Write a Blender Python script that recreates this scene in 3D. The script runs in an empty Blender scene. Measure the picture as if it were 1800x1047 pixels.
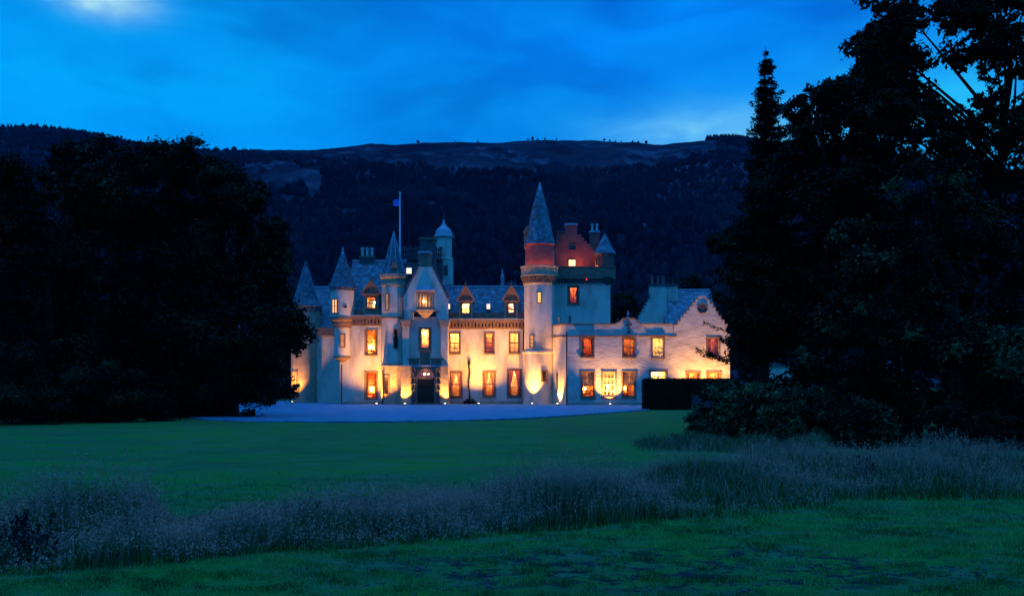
import bpy, math, random
import numpy as np
from mathutils import Vector, noise
random.seed(7); rng = np.random.default_rng(7)
R = math.radians
sc = bpy.context.scene
C = sc.collection

# ------------------------------------------------------------------ camera
CAMH, FPX, HORY, CPX = 1.9, 1750.0, 674.0, 900.0      # eye height, focal length and horizon in photo pixels
cam_d = bpy.data.cameras.new("camera"); cam = bpy.data.objects.new("camera", cam_d); C.objects.link(cam)
cam.location = (0, 0, CAMH); cam.rotation_euler = (R(90), 0, 0)
cam_d.sensor_width = 36; cam_d.lens = 35; cam_d.shift_y = (HORY - 523.5) / 1800
cam_d.clip_end = 6000; cam_d.clip_start = 0.1
sc.camera = cam
sc.view_settings.view_transform = 'Standard'; sc.view_settings.look = 'None'
sc.view_settings.exposure = 0.0; sc.view_settings.gamma = 1.0; sc.view_settings.use_curve_mapping = False
sc.cycles.use_denoising = True
sc.cycles.max_bounces = 5; sc.cycles.diffuse_bounces = 3; sc.cycles.glossy_bounces = 2
sc.cycles.transparent_max_bounces = 6; sc.cycles.transmission_bounces = 3
sc.cycles.sample_clamp_indirect = 4.0; sc.cycles.sample_clamp_direct = 0
sc.cycles.caustics_reflective = False; sc.cycles.caustics_refractive = False

def X(px, Y): return (px - CPX) * Y / FPX
def Z(py, Y): return CAMH + (HORY - py) * Y / FPX
def GP(px, py):
    Y = CAMH * FPX / (py - HORY)
    return (X(px, Y), Y)

# ------------------------------------------------------------------ world: dusk sky
SUN_EL, SUN_ROT = R(-3.0), R(150)
w = bpy.data.worlds.new("World"); sc.world = w; w.use_nodes = True
nt = w.node_tree; nt.nodes.clear(); N = nt.nodes.new; L = nt.links.new
def mathn(op, a, b=None, clamp=False):
    n = N('ShaderNodeMath'); n.operation = op; n.use_clamp = clamp
    for i, v in enumerate((a, b)):
        if v is None: continue
        if isinstance(v, (int, float)): n.inputs[i].default_value = v
        else: L(v, n.inputs[i])
    return n.outputs[0]
def mixc(fac, a, b, typ='MIX'):
    n = N('ShaderNodeMix'); n.data_type = 'RGBA'; n.blend_type = typ; n.clamp_result = False
    for k, v in ((0, fac), (6, a), (7, b)):
        if isinstance(v, (int, float)): n.inputs[k].default_value = v
        elif isinstance(v, tuple): n.inputs[k].default_value = (*v, 1) if len(v) == 3 else v
        else: L(v, n.inputs[k])
    return n.outputs[2]
out = N('ShaderNodeOutputWorld'); bg = N('ShaderNodeBackground'); L(bg.outputs[0], out.inputs[0])
tc = N('ShaderNodeTexCoord')
sky = N('ShaderNodeTexSky'); sky.sky_type = 'NISHITA'; sky.sun_disc = False
sky.sun_elevation = SUN_EL; sky.sun_rotation = SUN_ROT; sky.air_density = 1.5; sky.ozone_density = 4
sep = N('ShaderNodeSeparateXYZ'); L(tc.outputs['Generated'], sep.inputs[0])
# cloud deck: streaky noise stretched along one slanting world direction
mp = N('ShaderNodeMapping'); mp.inputs['Rotation'].default_value = (0, R(14), 0); mp.inputs['Scale'].default_value = (1.5, 1.5, 4.6)
mp.inputs['Location'].default_value = (3.1, 0.0, 1.7)
L(tc.outputs['Generated'], mp.inputs[0])
n1 = N('ShaderNodeTexNoise'); n1.inputs['Scale'].default_value = 1.7; n1.inputs['Detail'].default_value = 5; n1.inputs['Roughness'].default_value = .42
n1.inputs['Distortion'].default_value = .35
L(mp.outputs[0], n1.inputs[0])
cl = N('ShaderNodeMapRange'); cl.inputs[1].default_value = .40; cl.inputs[2].default_value = .62; cl.interpolation_type = 'SMOOTHSTEP'
L(n1.outputs['Fac'], cl.inputs[0])
mp2 = N('ShaderNodeMapping'); mp2.inputs['Scale'].default_value = (1, 1, 2.6); mp2.inputs['Rotation'].default_value = (0, R(10), 0); L(tc.outputs['Generated'], mp2.inputs[0])
n2 = N('ShaderNodeTexNoise'); n2.inputs['Scale'].default_value = 9; n2.inputs['Detail'].default_value = 6; n2.inputs['Roughness'].default_value = .55; n2.inputs['Distortion'].default_value = .5
L(mp2.outputs[0], n2.inputs[0])
n3 = N('ShaderNodeTexNoise'); n3.inputs['Scale'].default_value = 4.2; n3.inputs['Detail'].default_value = 5; n3.inputs['Roughness'].default_value = .5; n3.inputs['Distortion'].default_value = .6
L(mp.outputs[0], n3.inputs[0])
def patch(px, py, rx, rz, soft=1.0):
    """a lighter gap in the cloud, fixed in a world direction"""
    d = Vector(((px - CPX) / FPX, 1, (HORY - py) / FPX)).normalized()
    a = mathn('DIVIDE', mathn('SUBTRACT', sep.outputs[0], d.x), rx)
    b = mathn('DIVIDE', mathn('SUBTRACT', sep.outputs[2], d.z), rz)
    front = mathn('GREATER_THAN', sep.outputs[1], 0)
    wob = mathn('MULTIPLY', mathn('SUBTRACT', n2.outputs['Fac'], .5), 3.2 * soft)
    q = mathn('ADD', mathn('ADD', mathn('MULTIPLY', a, a), mathn('MULTIPLY', b, b)), wob)
    return mathn('MULTIPLY', mathn('POWER', 2.718, mathn('MULTIPLY', q, -1)), front)
base = mixc(cl.outputs[0], (0.0003, 0.118, 0.62), (0.0005, 0.245, 0.96))
c3 = N('ShaderNodeMapRange'); c3.inputs[1].default_value = .42; c3.inputs[2].default_value = .62; c3.interpolation_type = 'SMOOTHSTEP'; L(n3.outputs['Fac'], c3.inputs[0])
base = mixc(mathn('MULTIPLY', c3.outputs[0], .38), base, (0.0005, .31, 1.0))
c4 = N('ShaderNodeMapRange'); c4.inputs[1].default_value = .50; c4.inputs[2].default_value = .36; c4.interpolation_type = 'SMOOTHSTEP'; L(n3.outputs['Fac'], c4.inputs[0])
base = mixc(mathn('MULTIPLY', c4.outputs[0], .3), base, (0.0003, .095, .56))
base = mixc(mathn('MULTIPLY', patch(40, 95, .27, .10, .8), .80, True), base, (0.0008, .43, 1.0))
base = mixc(mathn('MULTIPLY', patch(350, 215, .27, .06), .45, True), base, (0.0008, .36, 1.0))
base = mixc(mathn('MULTIPLY', patch(1290, 245, .16, .05), .75, True), base, (0.010, .42, .98))
base = mixc(mathn('MULTIPLY', patch(1262, 234, .074, .019, 1.3), 1.35, True), base, (0.17, .60, .97))
base = mixc(mathn('MULTIPLY', patch(185, 0, .030, .0125, 1.6), 1.25, True), base, (0.38, .74, .93))
base = mixc(mathn('MULTIPLY', patch(1690, 195, .09, .06, .9), 1.0, True), base, (0.02, .52, 1.0))
# unseen overhead sky, brightened to throw more blue light on the scene
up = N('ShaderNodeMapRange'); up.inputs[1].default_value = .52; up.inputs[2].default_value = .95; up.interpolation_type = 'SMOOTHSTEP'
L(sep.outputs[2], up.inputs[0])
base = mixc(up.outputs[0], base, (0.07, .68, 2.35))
nis = mixc(1.0, sky.outputs[0], (.02, .5, 1.0), 'MULTIPLY')
tot = mixc(0.12, base, nis, 'ADD')
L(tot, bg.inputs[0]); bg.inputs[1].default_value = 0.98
sc.world.cycles.sampling_method = 'AUTOMATIC'

# very weak, very wide blue sun lamp, added to shape the trees
sd = bpy.data.lights.new("weak_fill_sun", 'SUN'); sd.energy = 0.05; sd.angle = R(40); sd.color = (.25, .5, 1)
so = bpy.data.objects.new("weak_fill_sun", sd); C.objects.link(so); so.rotation_euler = (R(48), 0, R(-28))

# ------------------------------------------------------------------ materials
def mat(name, col, rough=.9, col2=None, scale=4, detail=4, bump=0, bscale=30, tr=0, emis=None, es=0, met=0, stretch=None, spec=.3, lo=.35, hi=.65):
    m = bpy.data.materials.new(name); m.use_nodes = True
    t = m.node_tree; b = t.nodes['Principled BSDF']
    b.inputs['Base Color'].default_value = (*col, 1); b.inputs['Roughness'].default_value = rough
    b.inputs['Metallic'].default_value = met; b.inputs['Specular IOR Level'].default_value = spec
    tcn = t.nodes.new('ShaderNodeTexCoord'); mpn = t.nodes.new('ShaderNodeMapping')
    t.links.new(tcn.outputs['Object'], mpn.inputs[0])
    if stretch: mpn.inputs['Scale'].default_value = stretch
    if col2:
        n = t.nodes.new('ShaderNodeTexNoise'); n.inputs['Scale'].default_value = scale; n.inputs['Detail'].default_value = detail
        t.links.new(mpn.outputs[0], n.inputs[0])
        r = t.nodes.new('ShaderNodeMapRange'); r.inputs[1].default_value = lo; r.inputs[2].default_value = hi
        t.links.new(n.outputs['Fac'], r.inputs[0])
        x = t.nodes.new('ShaderNodeMix'); x.data_type = 'RGBA'
        x.inputs[6].default_value = (*col, 1); x.inputs[7].default_value = (*col2, 1)
        t.links.new(r.outputs[0], x.inputs[0]); t.links.new(x.outputs[2], b.inputs['Base Color'])
    if bump:
        n = t.nodes.new('ShaderNodeTexNoise'); n.inputs['Scale'].default_value = bscale; n.inputs['Detail'].default_value = 5
        n.inputs['Roughness'].default_value = .65
        t.links.new(mpn.outputs[0], n.inputs[0])
        bp = t.nodes.new('ShaderNodeBump'); bp.inputs['Distance'].default_value = bump; bp.inputs['Strength'].default_value = 1
        t.links.new(n.outputs['Fac'], bp.inputs['Height']); t.links.new(bp.outputs[0], b.inputs['Normal'])
    if emis:
        b.inputs['Emission Color'].default_value = (*emis, 1); b.inputs['Emission Strength'].default_value = es
    if tr:
        tl = t.nodes.new('ShaderNodeBsdfTranslucent'); ms = t.nodes.new('ShaderNodeMixShader'); ms.inputs[0].default_value = tr
        tl.inputs[0].default_value = (*col, 1)
        if col2: t.links.new(x.outputs[2], tl.inputs[0])
        t.links.new(b.outputs[0], ms.inputs[1]); t.links.new(tl.outputs[0], ms.inputs[2])
        t.links.new(ms.outputs[0], t.nodes['Material Output'].inputs[0])
    return m
def slate_mat(name, ca, cb, cw, s=1.0):
    m = bpy.data.materials.new(name); m.use_nodes = True; t = m.node_tree; b = t.nodes['Principled BSDF']
    b.inputs['Roughness'].default_value = .55
    tcn = t.nodes.new('ShaderNodeTexCoord'); sp = t.nodes.new('ShaderNodeSeparateXYZ'); t.links.new(tcn.outputs['Object'], sp.inputs[0])
    ad = t.nodes.new('ShaderNodeMath'); ad.operation = 'MULTIPLY_ADD'; ad.inputs[1].default_value = .8
    t.links.new(sp.outputs[1], ad.inputs[0]); t.links.new(sp.outputs[0], ad.inputs[2])
    cb_ = t.nodes.new('ShaderNodeCombineXYZ'); t.links.new(ad.outputs[0], cb_.inputs[0]); t.links.new(sp.outputs[2], cb_.inputs[1])
    br = t.nodes.new('ShaderNodeTexBrick'); t.links.new(cb_.outputs[0], br.inputs[0])
    br.inputs['Scale'].default_value = 1.0; br.inputs['Brick Width'].default_value = .34 * s; br.inputs['Row Height'].default_value = .21 * s
    br.inputs['Mortar Size'].default_value = .012; br.inputs['Color1'].default_value = (*ca, 1); br.inputs['Color2'].default_value = (*cb, 1)
    br.inputs['Mortar'].default_value = (.015, .015, .018, 1); br.inputs['Bias'].default_value = -.1
    n = t.nodes.new('ShaderNodeTexNoise'); n.inputs['Scale'].default_value = 2.6; n.inputs['Detail'].default_value = 6; t.links.new(tcn.outputs['Object'], n.inputs[0])
    r = t.nodes.new('ShaderNodeMapRange'); r.inputs[1].default_value = .50; r.inputs[2].default_value = .66; t.links.new(n.outputs['Fac'], r.inputs[0])
    x = t.nodes.new('ShaderNodeMix'); x.data_type = 'RGBA'; x.inputs[7].default_value = (*cw, 1)
    t.links.new(r.outputs[0], x.inputs[0]); t.links.new(br.outputs['Color'], x.inputs[6]); t.links.new(x.outputs[2], b.inputs['Base Color'])
    bp = t.nodes.new('ShaderNodeBump'); bp.inputs['Distance'].default_value = .05
    a2 = t.nodes.new('ShaderNodeMath'); a2.operation = 'SUBTRACT'; t.links.new(n.outputs['Fac'], a2.inputs[0]); t.links.new(br.outputs['Fac'], a2.inputs[1])
    t.links.new(a2.outputs[0], bp.inputs['Height']); t.links.new(bp.outputs[0], b.inputs['Normal'])
    return m
HARL = mat('harling', (.70, .60, .46), .95, (.47, .38, .28), 1.3, 7, .035, 9, stretch=(1, 1, .38), lo=.45, hi=.68)
HARLR = mat('coarse_harling', (.70, .60, .48), .95, (.48, .40, .34), 1.3, 7, .085, 5.5, stretch=(.75, .75, 1.7))
STONE = mat('sandstone', (.31, .18, .11), .9, (.20, .115, .075), 3, 5, .03, 14)
STONEL = mat('pale_sandstone', (.50, .36, .23), .9, (.36, .25, .16), 3, 5, .03, 14)
REDH = mat('red_harling', (.55, .105, .085), .95, (.42, .08, .065), 1.6, 5, .03, 12)
DSTONE = mat('dark_stone', (.13, .11, .11), .9, (.07, .06, .06), 3, 5, .03, 12)
SLATE = slate_mat('slate', (.08, .085, .10), (.17, .18, .20), (.26, .275, .29))
SLATED = slate_mat('dark_slate', (.07, .075, .09), (.13, .14, .16), (.18, .19, .2))
LEAD = mat('lead', (.34, .36, .39), .45, (.24, .25, .28), 3, 3, .01, 10, spec=.6)
IRON = mat('cast_iron', (.03, .03, .035), .5)
WOOD = mat('dark_oak', (.055, .030, .020), .6, (.03, .016, .01), 6, 4, .01, 20, stretch=(6, 6, 1))
SASH = mat('sash_paint', (.12, .07, .045), .5)
SASHW = mat('white_sash_paint', (.62, .56, .46), .5)
TERRA = mat('terracotta', (.30, .13, .09), .8, (.2, .08, .06), 5)
CLAYP = mat('buff_clay', (.48, .44, .38), .8)
WHITEP = mat('white_paint', (.75, .77, .8), .4)
FLAGM = mat('blue_flag_cloth', (.10, .25, .75), .8, tr=.4)
def room_mat(n, a, b, s=2.2):
    m = mat(n, a, .8, b, s, 1.0, lo=.47, hi=.53); return m
ROOMS = dict(cream=room_mat('cream_room', (.80, .52, .22), (.60, .30, .09)), red=room_mat('red_room', (.62, .11, .02), (.34, .06, .015), 3),
             yellow=room_mat('yellow_room', (.85, .62, .25), (.78, .50, .16)), orange=room_mat('orange_room', (.72, .25, .05), (.38, .10, .025), 3),
             dark=room_mat('unlit_room', (.05, .03, .03), (.03, .02, .02)))
CUR = dict(red=mat('red_curtain', (.42, .085, .02), .9, (.25, .045, .012), 3, tr=.3, stretch=(6, 6, .6)), gold=mat('gold_curtain', (.70, .26, .05), .9, (.45, .14, .03), 3, tr=.35, stretch=(6, 6, .6)))
BLIND = mat('yellow_blind', (.85, .60, .22), .9, tr=.65)
SHADE = mat('linen_blind', (.45, .30, .20), .9, tr=.25)
BULBS = {}
def bulb_mat(s):
    s = int(s)
    if s not in BULBS: BULBS[s] = mat('lit_bulb', (1, .8, .5), .5, emis=(1.0, .66, .27), es=s)
    return BULBS[s]
GLASS = bpy.data.materials.new('window_glass'); GLASS.use_nodes = True
_t = GLASS.node_tree; _t.nodes.clear()
_o = _t.nodes.new('ShaderNodeOutputMaterial'); _m = _t.nodes.new('ShaderNodeMixShader'); _a = _t.nodes.new('ShaderNodeBsdfTransparent'); _g = _t.nodes.new('ShaderNodeBsdfGlossy')
_g.inputs['Roughness'].default_value = .04; _m.inputs[0].default_value = .07; _a.inputs[0].default_value = (.95, .95, .95, 1)
_t.links.new(_a.outputs[0], _m.inputs[1]); _t.links.new(_g.outputs[0], _m.inputs[2]); _t.links.new(_m.outputs[0], _o.inputs[0])

# ------------------------------------------------------------------ helpers
def tag(o, label=None, cat=None, group=None, kind=None):
    if label: o['label'] = label
    if cat: o['category'] = cat
    if group: o['group'] = group
    if kind: o['kind'] = kind
    return o
def empty(name, loc, label, cat, group=None):
    o = bpy.data.objects.new(name, None); C.objects.link(o); o.location = loc
    o.empty_display_size = .2
    return tag(o, label, cat, group)
def rootloc(p):
    v = Vector((0, 0, 0))
    while p is not None:
        v += Vector(p.location); p = p.parent
    return v
def link_mesh(name, me, m, parent=None):
    for mm in (m if isinstance(m, (list, tuple)) else [m]): me.materials.append(mm)
    o = bpy.data.objects.new(name, me); C.objects.link(o); o.parent = parent
    return o
class MB:
    def __init__(s): s.v = []; s.f = []
    def add(s, vs, fs):
        b = len(s.v); s.v += [tuple(q) for q in vs]; s.f += [tuple(b + i for i in f) for f in fs]; return s
    def hexa(s, p): return s.add(p, [(0, 3, 2, 1), (4, 5, 6, 7), (0, 1, 5, 4), (1, 2, 6, 5), (2, 3, 7, 6), (3, 0, 4, 7)])
    def box(s, x0, x1, y0, y1, z0, z1): return s.hexa([(x0, y0, z0), (x1, y0, z0), (x1, y1, z0), (x0, y1, z0), (x0, y0, z1), (x1, y0, z1), (x1, y1, z1), (x0, y1, z1)])
    def fbox(s, f, u0, u1, z0, z1, d0, d1):
        return s.hexa([f(u0, z0, d0), f(u1, z0, d0), f(u1, z0, d1), f(u0, z0, d1), f(u0, z1, d0), f(u1, z1, d0), f(u1, z1, d1), f(u0, z1, d1)])
    def prism(s, pts, y0, y1):
        n = len(pts); vs = [(x, y0, z) for x, z in pts] + [(x, y1, z) for x, z in pts]
        fs = [tuple(range(n)), tuple(range(2 * n - 1, n - 1, -1))] + [((i + 1) % n, i, n + i, n + (i + 1) % n) for i in range(n)]
        return s.add(vs, fs)
    def lathe(s, cx, cy, prof, n=32, a0=0, a1=2 * math.pi, rot=0):
        full = abs(a1 - a0 - 2 * math.pi) < 1e-6; k = n if full else n + 1
        vs = []
        for r, z in prof:
            for i in range(k):
                a = a0 + (a1 - a0) * i / n + rot
                vs.append((cx + r * math.sin(a), cy - r * math.cos(a), z))
        fs = []
        for j in range(len(prof) - 1):
            for i in range(n):
                i2 = (i + 1) % k
                fs.append((j * k + i, j * k + i2, (j + 1) * k + i2, (j + 1) * k + i))
        return s.add(vs, fs)
    def tube(s, pts, rad, n=8):
        pts = [Vector(p) for p in pts]; rad = rad if isinstance(rad, (list, tuple)) else [rad] * len(pts)
        vs = []
        for i, p in enumerate(pts):
            d = (pts[min(i + 1, len(pts) - 1)] - pts[max(i - 1, 0)]).normalized()
            a = d.orthogonal().normalized() if abs(d.z) > .99 else d.cross(Vector((0, 0, 1))).normalized()
            b = d.cross(a)
            for k in range(n):
                t = 2 * math.pi * k / n; vs.append(p + (a * math.cos(t) + b * math.sin(t)) * rad[i])
        fs = [(j * n + k, j * n + (k + 1) % n, (j + 1) * n + (k + 1) % n, (j + 1) * n + k) for j in range(len(pts) - 1) for k in range(n)]
        fs += [tuple(range(n)), tuple((len(pts) - 1) * n + k for k in range(n))]
        return s.add(vs, fs)
    def beam(s, a, b, w, h):
        """bar from a to b, w wide in y, h thick across"""
        a = Vector(a); b = Vector(b); d = (b - a).normalized(); yv = Vector((0, 1, 0)); n = d.cross(yv).normalized() * h / 2; yv = yv * w / 2
        return s.hexa([a - yv - n, b - yv - n, b + yv - n, a + yv - n, a - yv + n, b - yv + n, b + yv + n, a + yv + n])
    def ball(s, c, r, n=10, m=6, sz=1):
        return s.lathe(c[0], c[1], [(max(.001, r * math.sin(math.pi * j / m)), c[2] - r * sz * math.cos(math.pi * j / m)) for j in range(m + 1)], n)
    def build(s, name, m, parent=None, smooth=False, label=None):
        o_ = rootloc(parent); me = bpy.data.meshes.new(name)
        me.from_pydata([(x - o_.x, y - o_.y, z - o_.z) for x, y, z in s.v], [], s.f); me.update()
        if smooth:
            me.polygons.foreach_set('use_smooth', [True] * len(me.polygons))
            me.set_sharp_from_angle(angle=R(35))
        o = link_mesh(name, me, m, parent)
        if label: o['label'] = label
        return o
def np_mesh(name, V, F, mats, parent=None, mi=None):
    """V (n,3), F (m,k)"""
    o_ = rootloc(parent); V = V - np.array(o_)
    me = bpy.data.meshes.new(name); me.vertices.add(len(V)); me.vertices.foreach_set('co', V.astype(np.float32).ravel())
    k = F.shape[1]; me.loops.add(F.size); me.loops.foreach_set('vertex_index', F.astype(np.int32).ravel())
    me.polygons.add(len(F)); me.polygons.foreach_set('loop_start', np.arange(0, F.size, k, dtype=np.int32))
    me.update(calc_edges=True)
    o = link_mesh(name, me, mats, parent)
    if mi is not None: me.polygons.foreach_set('material_index', mi.astype(np.int32))
    return o
def planar(Y): return lambda u, z, d: (u, Y + d, z)
def canted(p, q):
    p = Vector((*p, 0)); q = Vector((*q, 0)); t = (q - p).normalized(); n = Vector((-t.y, t.x, 0))
    return (lambda u, z, d: tuple(p + t * u + n * d + Vector((0, 0, z)))), (q - p).length
def cyl(cx, cy, r):
    return lambda u, z, d: (cx + (r - d) * math.sin(u / r), cy - (r - d) * math.cos(u / r), z)
def wall(name, m, parent, f, u0, u1, z0, z1, holes=(), depth=.24, step=None, label=None):
    us = sorted({u0, u1, *[h[0] for h in holes], *[h[1] for h in holes]}); zs = sorted({z0, z1, *[h[2] for h in holes], *[h[3] for h in holes]})
    if step:
        n2 = []
        for a, b in zip(us[:-1], us[1:]):
            k = max(1, math.ceil((b - a) / step)); n2 += [a + (b - a) * i / k for i in range(k)]
        us = n2 + [us[-1]]
    mb = MB(); idx = {}
    def vi(i, j):
        if (i, j) not in idx: idx[(i, j)] = len(mb.v); mb.v.append(f(us[i], zs[j], 0))
        return idx[(i, j)]
    for i in range(len(us) - 1):
        for j in range(len(zs) - 1):
            cu = (us[i] + us[i + 1]) / 2; cz = (zs[j] + zs[j + 1]) / 2
            if any(h[0] < cu < h[1] and h[2] < cz < h[3] for h in holes): continue
            mb.f.append((vi(i, j), vi(i + 1, j), vi(i + 1, j + 1), vi(i, j + 1)))
    for a, b, c, d in holes:
        P = lambda u, z, q: f(u, z, q)
        for (ua, za), (ub, zb) in (((a, c), (b, c)), ((b, c), (b, d)), ((b, d), (a, d)), ((a, d), (a, c))):
            mb.add([P(ua, za, 0), P(ub, zb, 0), P(ub, zb, depth), P(ua, za, depth)], [(0, 1, 2, 3)])
    return mb.build(name, m, parent, label=label)
def rect(x0, x1, y0, y1, Y): return (X(x0, Y), X(x1, Y), Z(y1, Y), Z(y0, Y))

def window(parent, f, h, d=.16, nx=2, nz=2, room='cream', cur=None, L_=150, ex=.35, dep=1.5, sur=STONE, sw=.16, sill=True, bulb=None, br=.09, sash=None, hood=False, arch=False):
    u0, u1, z0, z1 = h; W = u1 - u0; H = z1 - z0; sash = sash or SASH
    b = MB(); t = min(.075, W * .1)
    for a in ((u0, u0 + t, z0, z1), (u1 - t, u1, z0, z1), (u0 + t, u1 - t, z0, z0 + t * 1.4), (u0 + t, u1 - t, z1 - t, z1)): b.fbox(f, *a, d - .03, d + .03)
    th = .023
    for i in range(1, nx):
        u = u0 + W * i / nx; b.fbox(f, u - th, u + th, z0 + t, z1 - t, d - .018, d + .018)
    for j in range(1, nz):
        z = z0 + H * j / nz; q = th * (1.8 if abs(j - nz / 2) < .1 else 1); b.fbox(f, u0 + t, u1 - t, z - q, z + q, d - .021, d + .021)
    win = b.build('window', sash, parent)
    MB().add([f(u0, z0, d), f(u1, z0, d), f(u1, z1, d), f(u0, z1, d)], [(0, 1, 2, 3)]).build('pane', GLASS, win)
    if sur:
        s = MB(); p = -.035
        s.fbox(f, u0 - sw, u0 - .002, z0, z1, p, .02); s.fbox(f, u1 + .002, u1 + sw, z0, z1, p, .02)
        s.fbox(f, u0 - sw, u1 + sw, z1 + .002, z1 + sw, p - .003, .02)
        if not sill: s.fbox(f, u0 - sw, u1 + sw, z0 - sw, z0 - .002, p - .003, .02)
        if hood: s.fbox(f, u0 - sw - .12, u1 + sw + .12, z1 + sw + .002, z1 + sw + .14, -.16, .02)
        s.build('surround', sur, win)
        if sill: MB().fbox(f, u0 - sw, u1 + sw, z0 - .16, z0 - .002, -.09, d - .035).build('sill', sur, win)
    # the room behind, a closed box open only at the window
    a0, a1, c0, c1 = u0 - ex, u1 + ex, z0 - min(ex, .3), z1 + min(ex, .3); q0 = d + .05; q1 = q0 + dep
    if ex < .05: a0, a1, c0, c1 = u0 - .004, u1 + .004, z0 - .004, z1 + .004
    r = MB()
    r.add([f(a0, c0, q1), f(a1, c0, q1), f(a1, c1, q1), f(a0, c1, q1)], [(0, 1, 2, 3)])
    for (ua, za), (ub, zb) in (((a0, c0), (a1, c0)), ((a1, c0), (a1, c1)), ((a1, c1), (a0, c1)), ((a0, c1), (a0, c0))):
        r.add([f(ua, za, q0), f(ub, zb, q0), f(ub, zb, q1), f(ua, za, q1)], [(0, 1, 2, 3)])
    for g in ((a0, u0, c0, c1), (u1, a1, c0, c1), (u0, u1, c0, z0), (u0, u1, z1, c1)):
        r.add([f(g[0], g[2], q0), f(g[1], g[2], q0), f(g[1], g[3], q0), f(g[0], g[3], q0)], [(0, 1, 2, 3)])
    if room != 'dark' and W > .7:                       # furniture: cupboard, picture, table top
        k = random.random()
        r.fbox(f, u0 + W * (.1 + .5 * k), u0 + W * (.35 + .5 * k), c0, z0 + H * (.35 + .3 * random.random()), q1 - .3, q1 - .01)
        r.fbox(f, u0 + W * .1, u0 + W * .8, z0 + H * .12, z0 + H * .18, q1 - .9, q1 - .4)
    r.build('interior', ROOMS[room], win)
    if room != 'dark' and L_:
        bu, bz = (u0 + W * bulb[0], z0 + H * bulb[1]) if bulb else (u0 + W * .5, z1 + min(ex, .3) * .5 if ex > .05 else z1 - .12)
        c = f(bu, bz, q0 + dep * .55)
        if bulb: br = min(br, .085) if br < .14 else br
        MB().ball(c, br, 8, 5).build('light_bulb', bulb_mat(L_ * (1.6 if bulb else 3.6)), win, True)
    cd = d + .10
    if cur in ('blind', 'shade', 'halfshade'):
        zb = z0 + H * (.5 if cur == 'halfshade' else (.03 if cur == 'blind' else .5))
        MB().add([f(u0 + .02, zb, cd - .04), f(u1 - .02, zb, cd - .04), f(u1 - .02, z1, cd - .04), f(u0 + .02, z1, cd - .04)], [(0, 1, 2, 3)]).build('blind', BLIND if cur == 'blind' else SHADE, win)
    elif cur:
        colr, sty = cur.split('_')
        for sgn in (0, 1):
            mb = MB(); K = 18; J = 10; vs = []
            for j in range(J + 1):
                tz = j / J; z = z0 + .02 + (H - .04) * tz
                if sty == 'tied': wd = W * (.20 + .30 * max(0, (tz - .45) / .55) ** .8 if tz > .45 else .20 + .10 * ((.45 - tz) / .45))
                elif sty == 'wide': wd = W * .36
                else: wd = W * .2
                for i in range(K + 1):
                    ti = i / K; u = u0 + wd * ti if sgn == 0 else u1 - wd * ti
                    vs.append(f(u, z, cd + .035 * math.sin(ti * 22 + j * .15)))
            fs = [(j * (K + 1) + i, j * (K + 1) + i + 1, (j + 1) * (K + 1) + i + 1, (j + 1) * (K + 1) + i) for j in range(J) for i in range(K)]
            mb.add(vs, fs).build('curtain', CUR[colr], win, True)
    return win

# ------------------------------------------------------------------ ground
def gz(x, y):
    if y < 4 or y > 75: k = 0
    else: k = min(1, (75 - y) / 30)
    return k * (.05 * noise.noise(Vector((x * .12, y * .12, 0))) + .03 * noise.noise(Vector((x * .7, y * .7, 3))))
xs = np.unique(np.concatenate([np.linspace(-4000, -80, 14), np.linspace(-80, -15, 30), np.linspace(-15, 15, 100), np.linspace(15, 80, 30), np.linspace(80, 4000, 14)]))
ys = np.unique(np.concatenate([np.linspace(-300, 2, 5), np.linspace(2, 30, 90), np.linspace(30, 90, 50), np.linspace(90, 4500, 16)]))
V = np.array([(x, y, gz(x, y)) for y in ys for x in xs]); nx_ = len(xs)
F = np.array([(j * nx_ + i, j * nx_ + i + 1, (j + 1) * nx_ + i + 1, (j + 1) * nx_ + i) for j in range(len(ys) - 1) for i in range(nx_ - 1)])
LAWN = bpy.data.materials.new('lawn'); LAWN.use_nodes = True
t = LAWN.node_tree; b = t.nodes['Principled BSDF']; b.inputs['Roughness'].default_value = 1; b.inputs['Specular IOR Level'].default_value = .05
tcn = t.nodes.new('ShaderNodeTexCoord')
def tn(scale, det=4, vec=None, rough=.5):
    n = t.nodes.new('ShaderNodeTexNoise'); n.inputs['Scale'].default_value = scale; n.inputs['Detail'].default_value = det; n.inputs['Roughness'].default_value = rough
    t.links.new(vec or tcn.outputs['Object'], n.inputs[0]); return n.outputs['Fac']
def tr_(v, a, bb, c=0, d_=1):
    n = t.nodes.new('ShaderNodeMapRange'); n.inputs[1].default_value = a; n.inputs[2].default_value = bb; n.inputs[3].default_value = c; n.inputs[4].default_value = d_
    t.links.new(v, n.inputs[0]); return n.outputs[0]
def tm(fac, a, bb, typ='MIX'):
    n = t.nodes.new('ShaderNodeMix'); n.data_type = 'RGBA'; n.blend_type = typ
    for k, v in ((0, fac), (6, a), (7, bb)):
        if isinstance(v, (int, float)): n.inputs[k].default_value = v
        elif isinstance(v, tuple): n.inputs[k].default_value = (*v, 1)
        else: t.links.new(v, n.inputs[k])
    return n.outputs[2]
mpn = t.nodes.new('ShaderNodeMapping'); mpn.inputs['Scale'].default_value = (.6, 1, 1); t.links.new(tcn.outputs['Object'], mpn.inputs[0])
c1 = tm(tr_(tn(.35, 6, mpn.outputs[0], .6), .42, .58), (.030, .205, .024), (.038, .140, .036))
c1 = tm(tr_(tn(1.3, 7, mpn.outputs[0], .7), .46, .62), c1, (.085, .165, .070))
c1 = tm(tr_(tn(9, 5, None, .7), .50, .75, 0, .7), c1, (.024, .090, .026))
sp = t.nodes.new('ShaderNodeSeparateXYZ'); t.links.new(tcn.outputs['Object'], sp.inputs[0])
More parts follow.
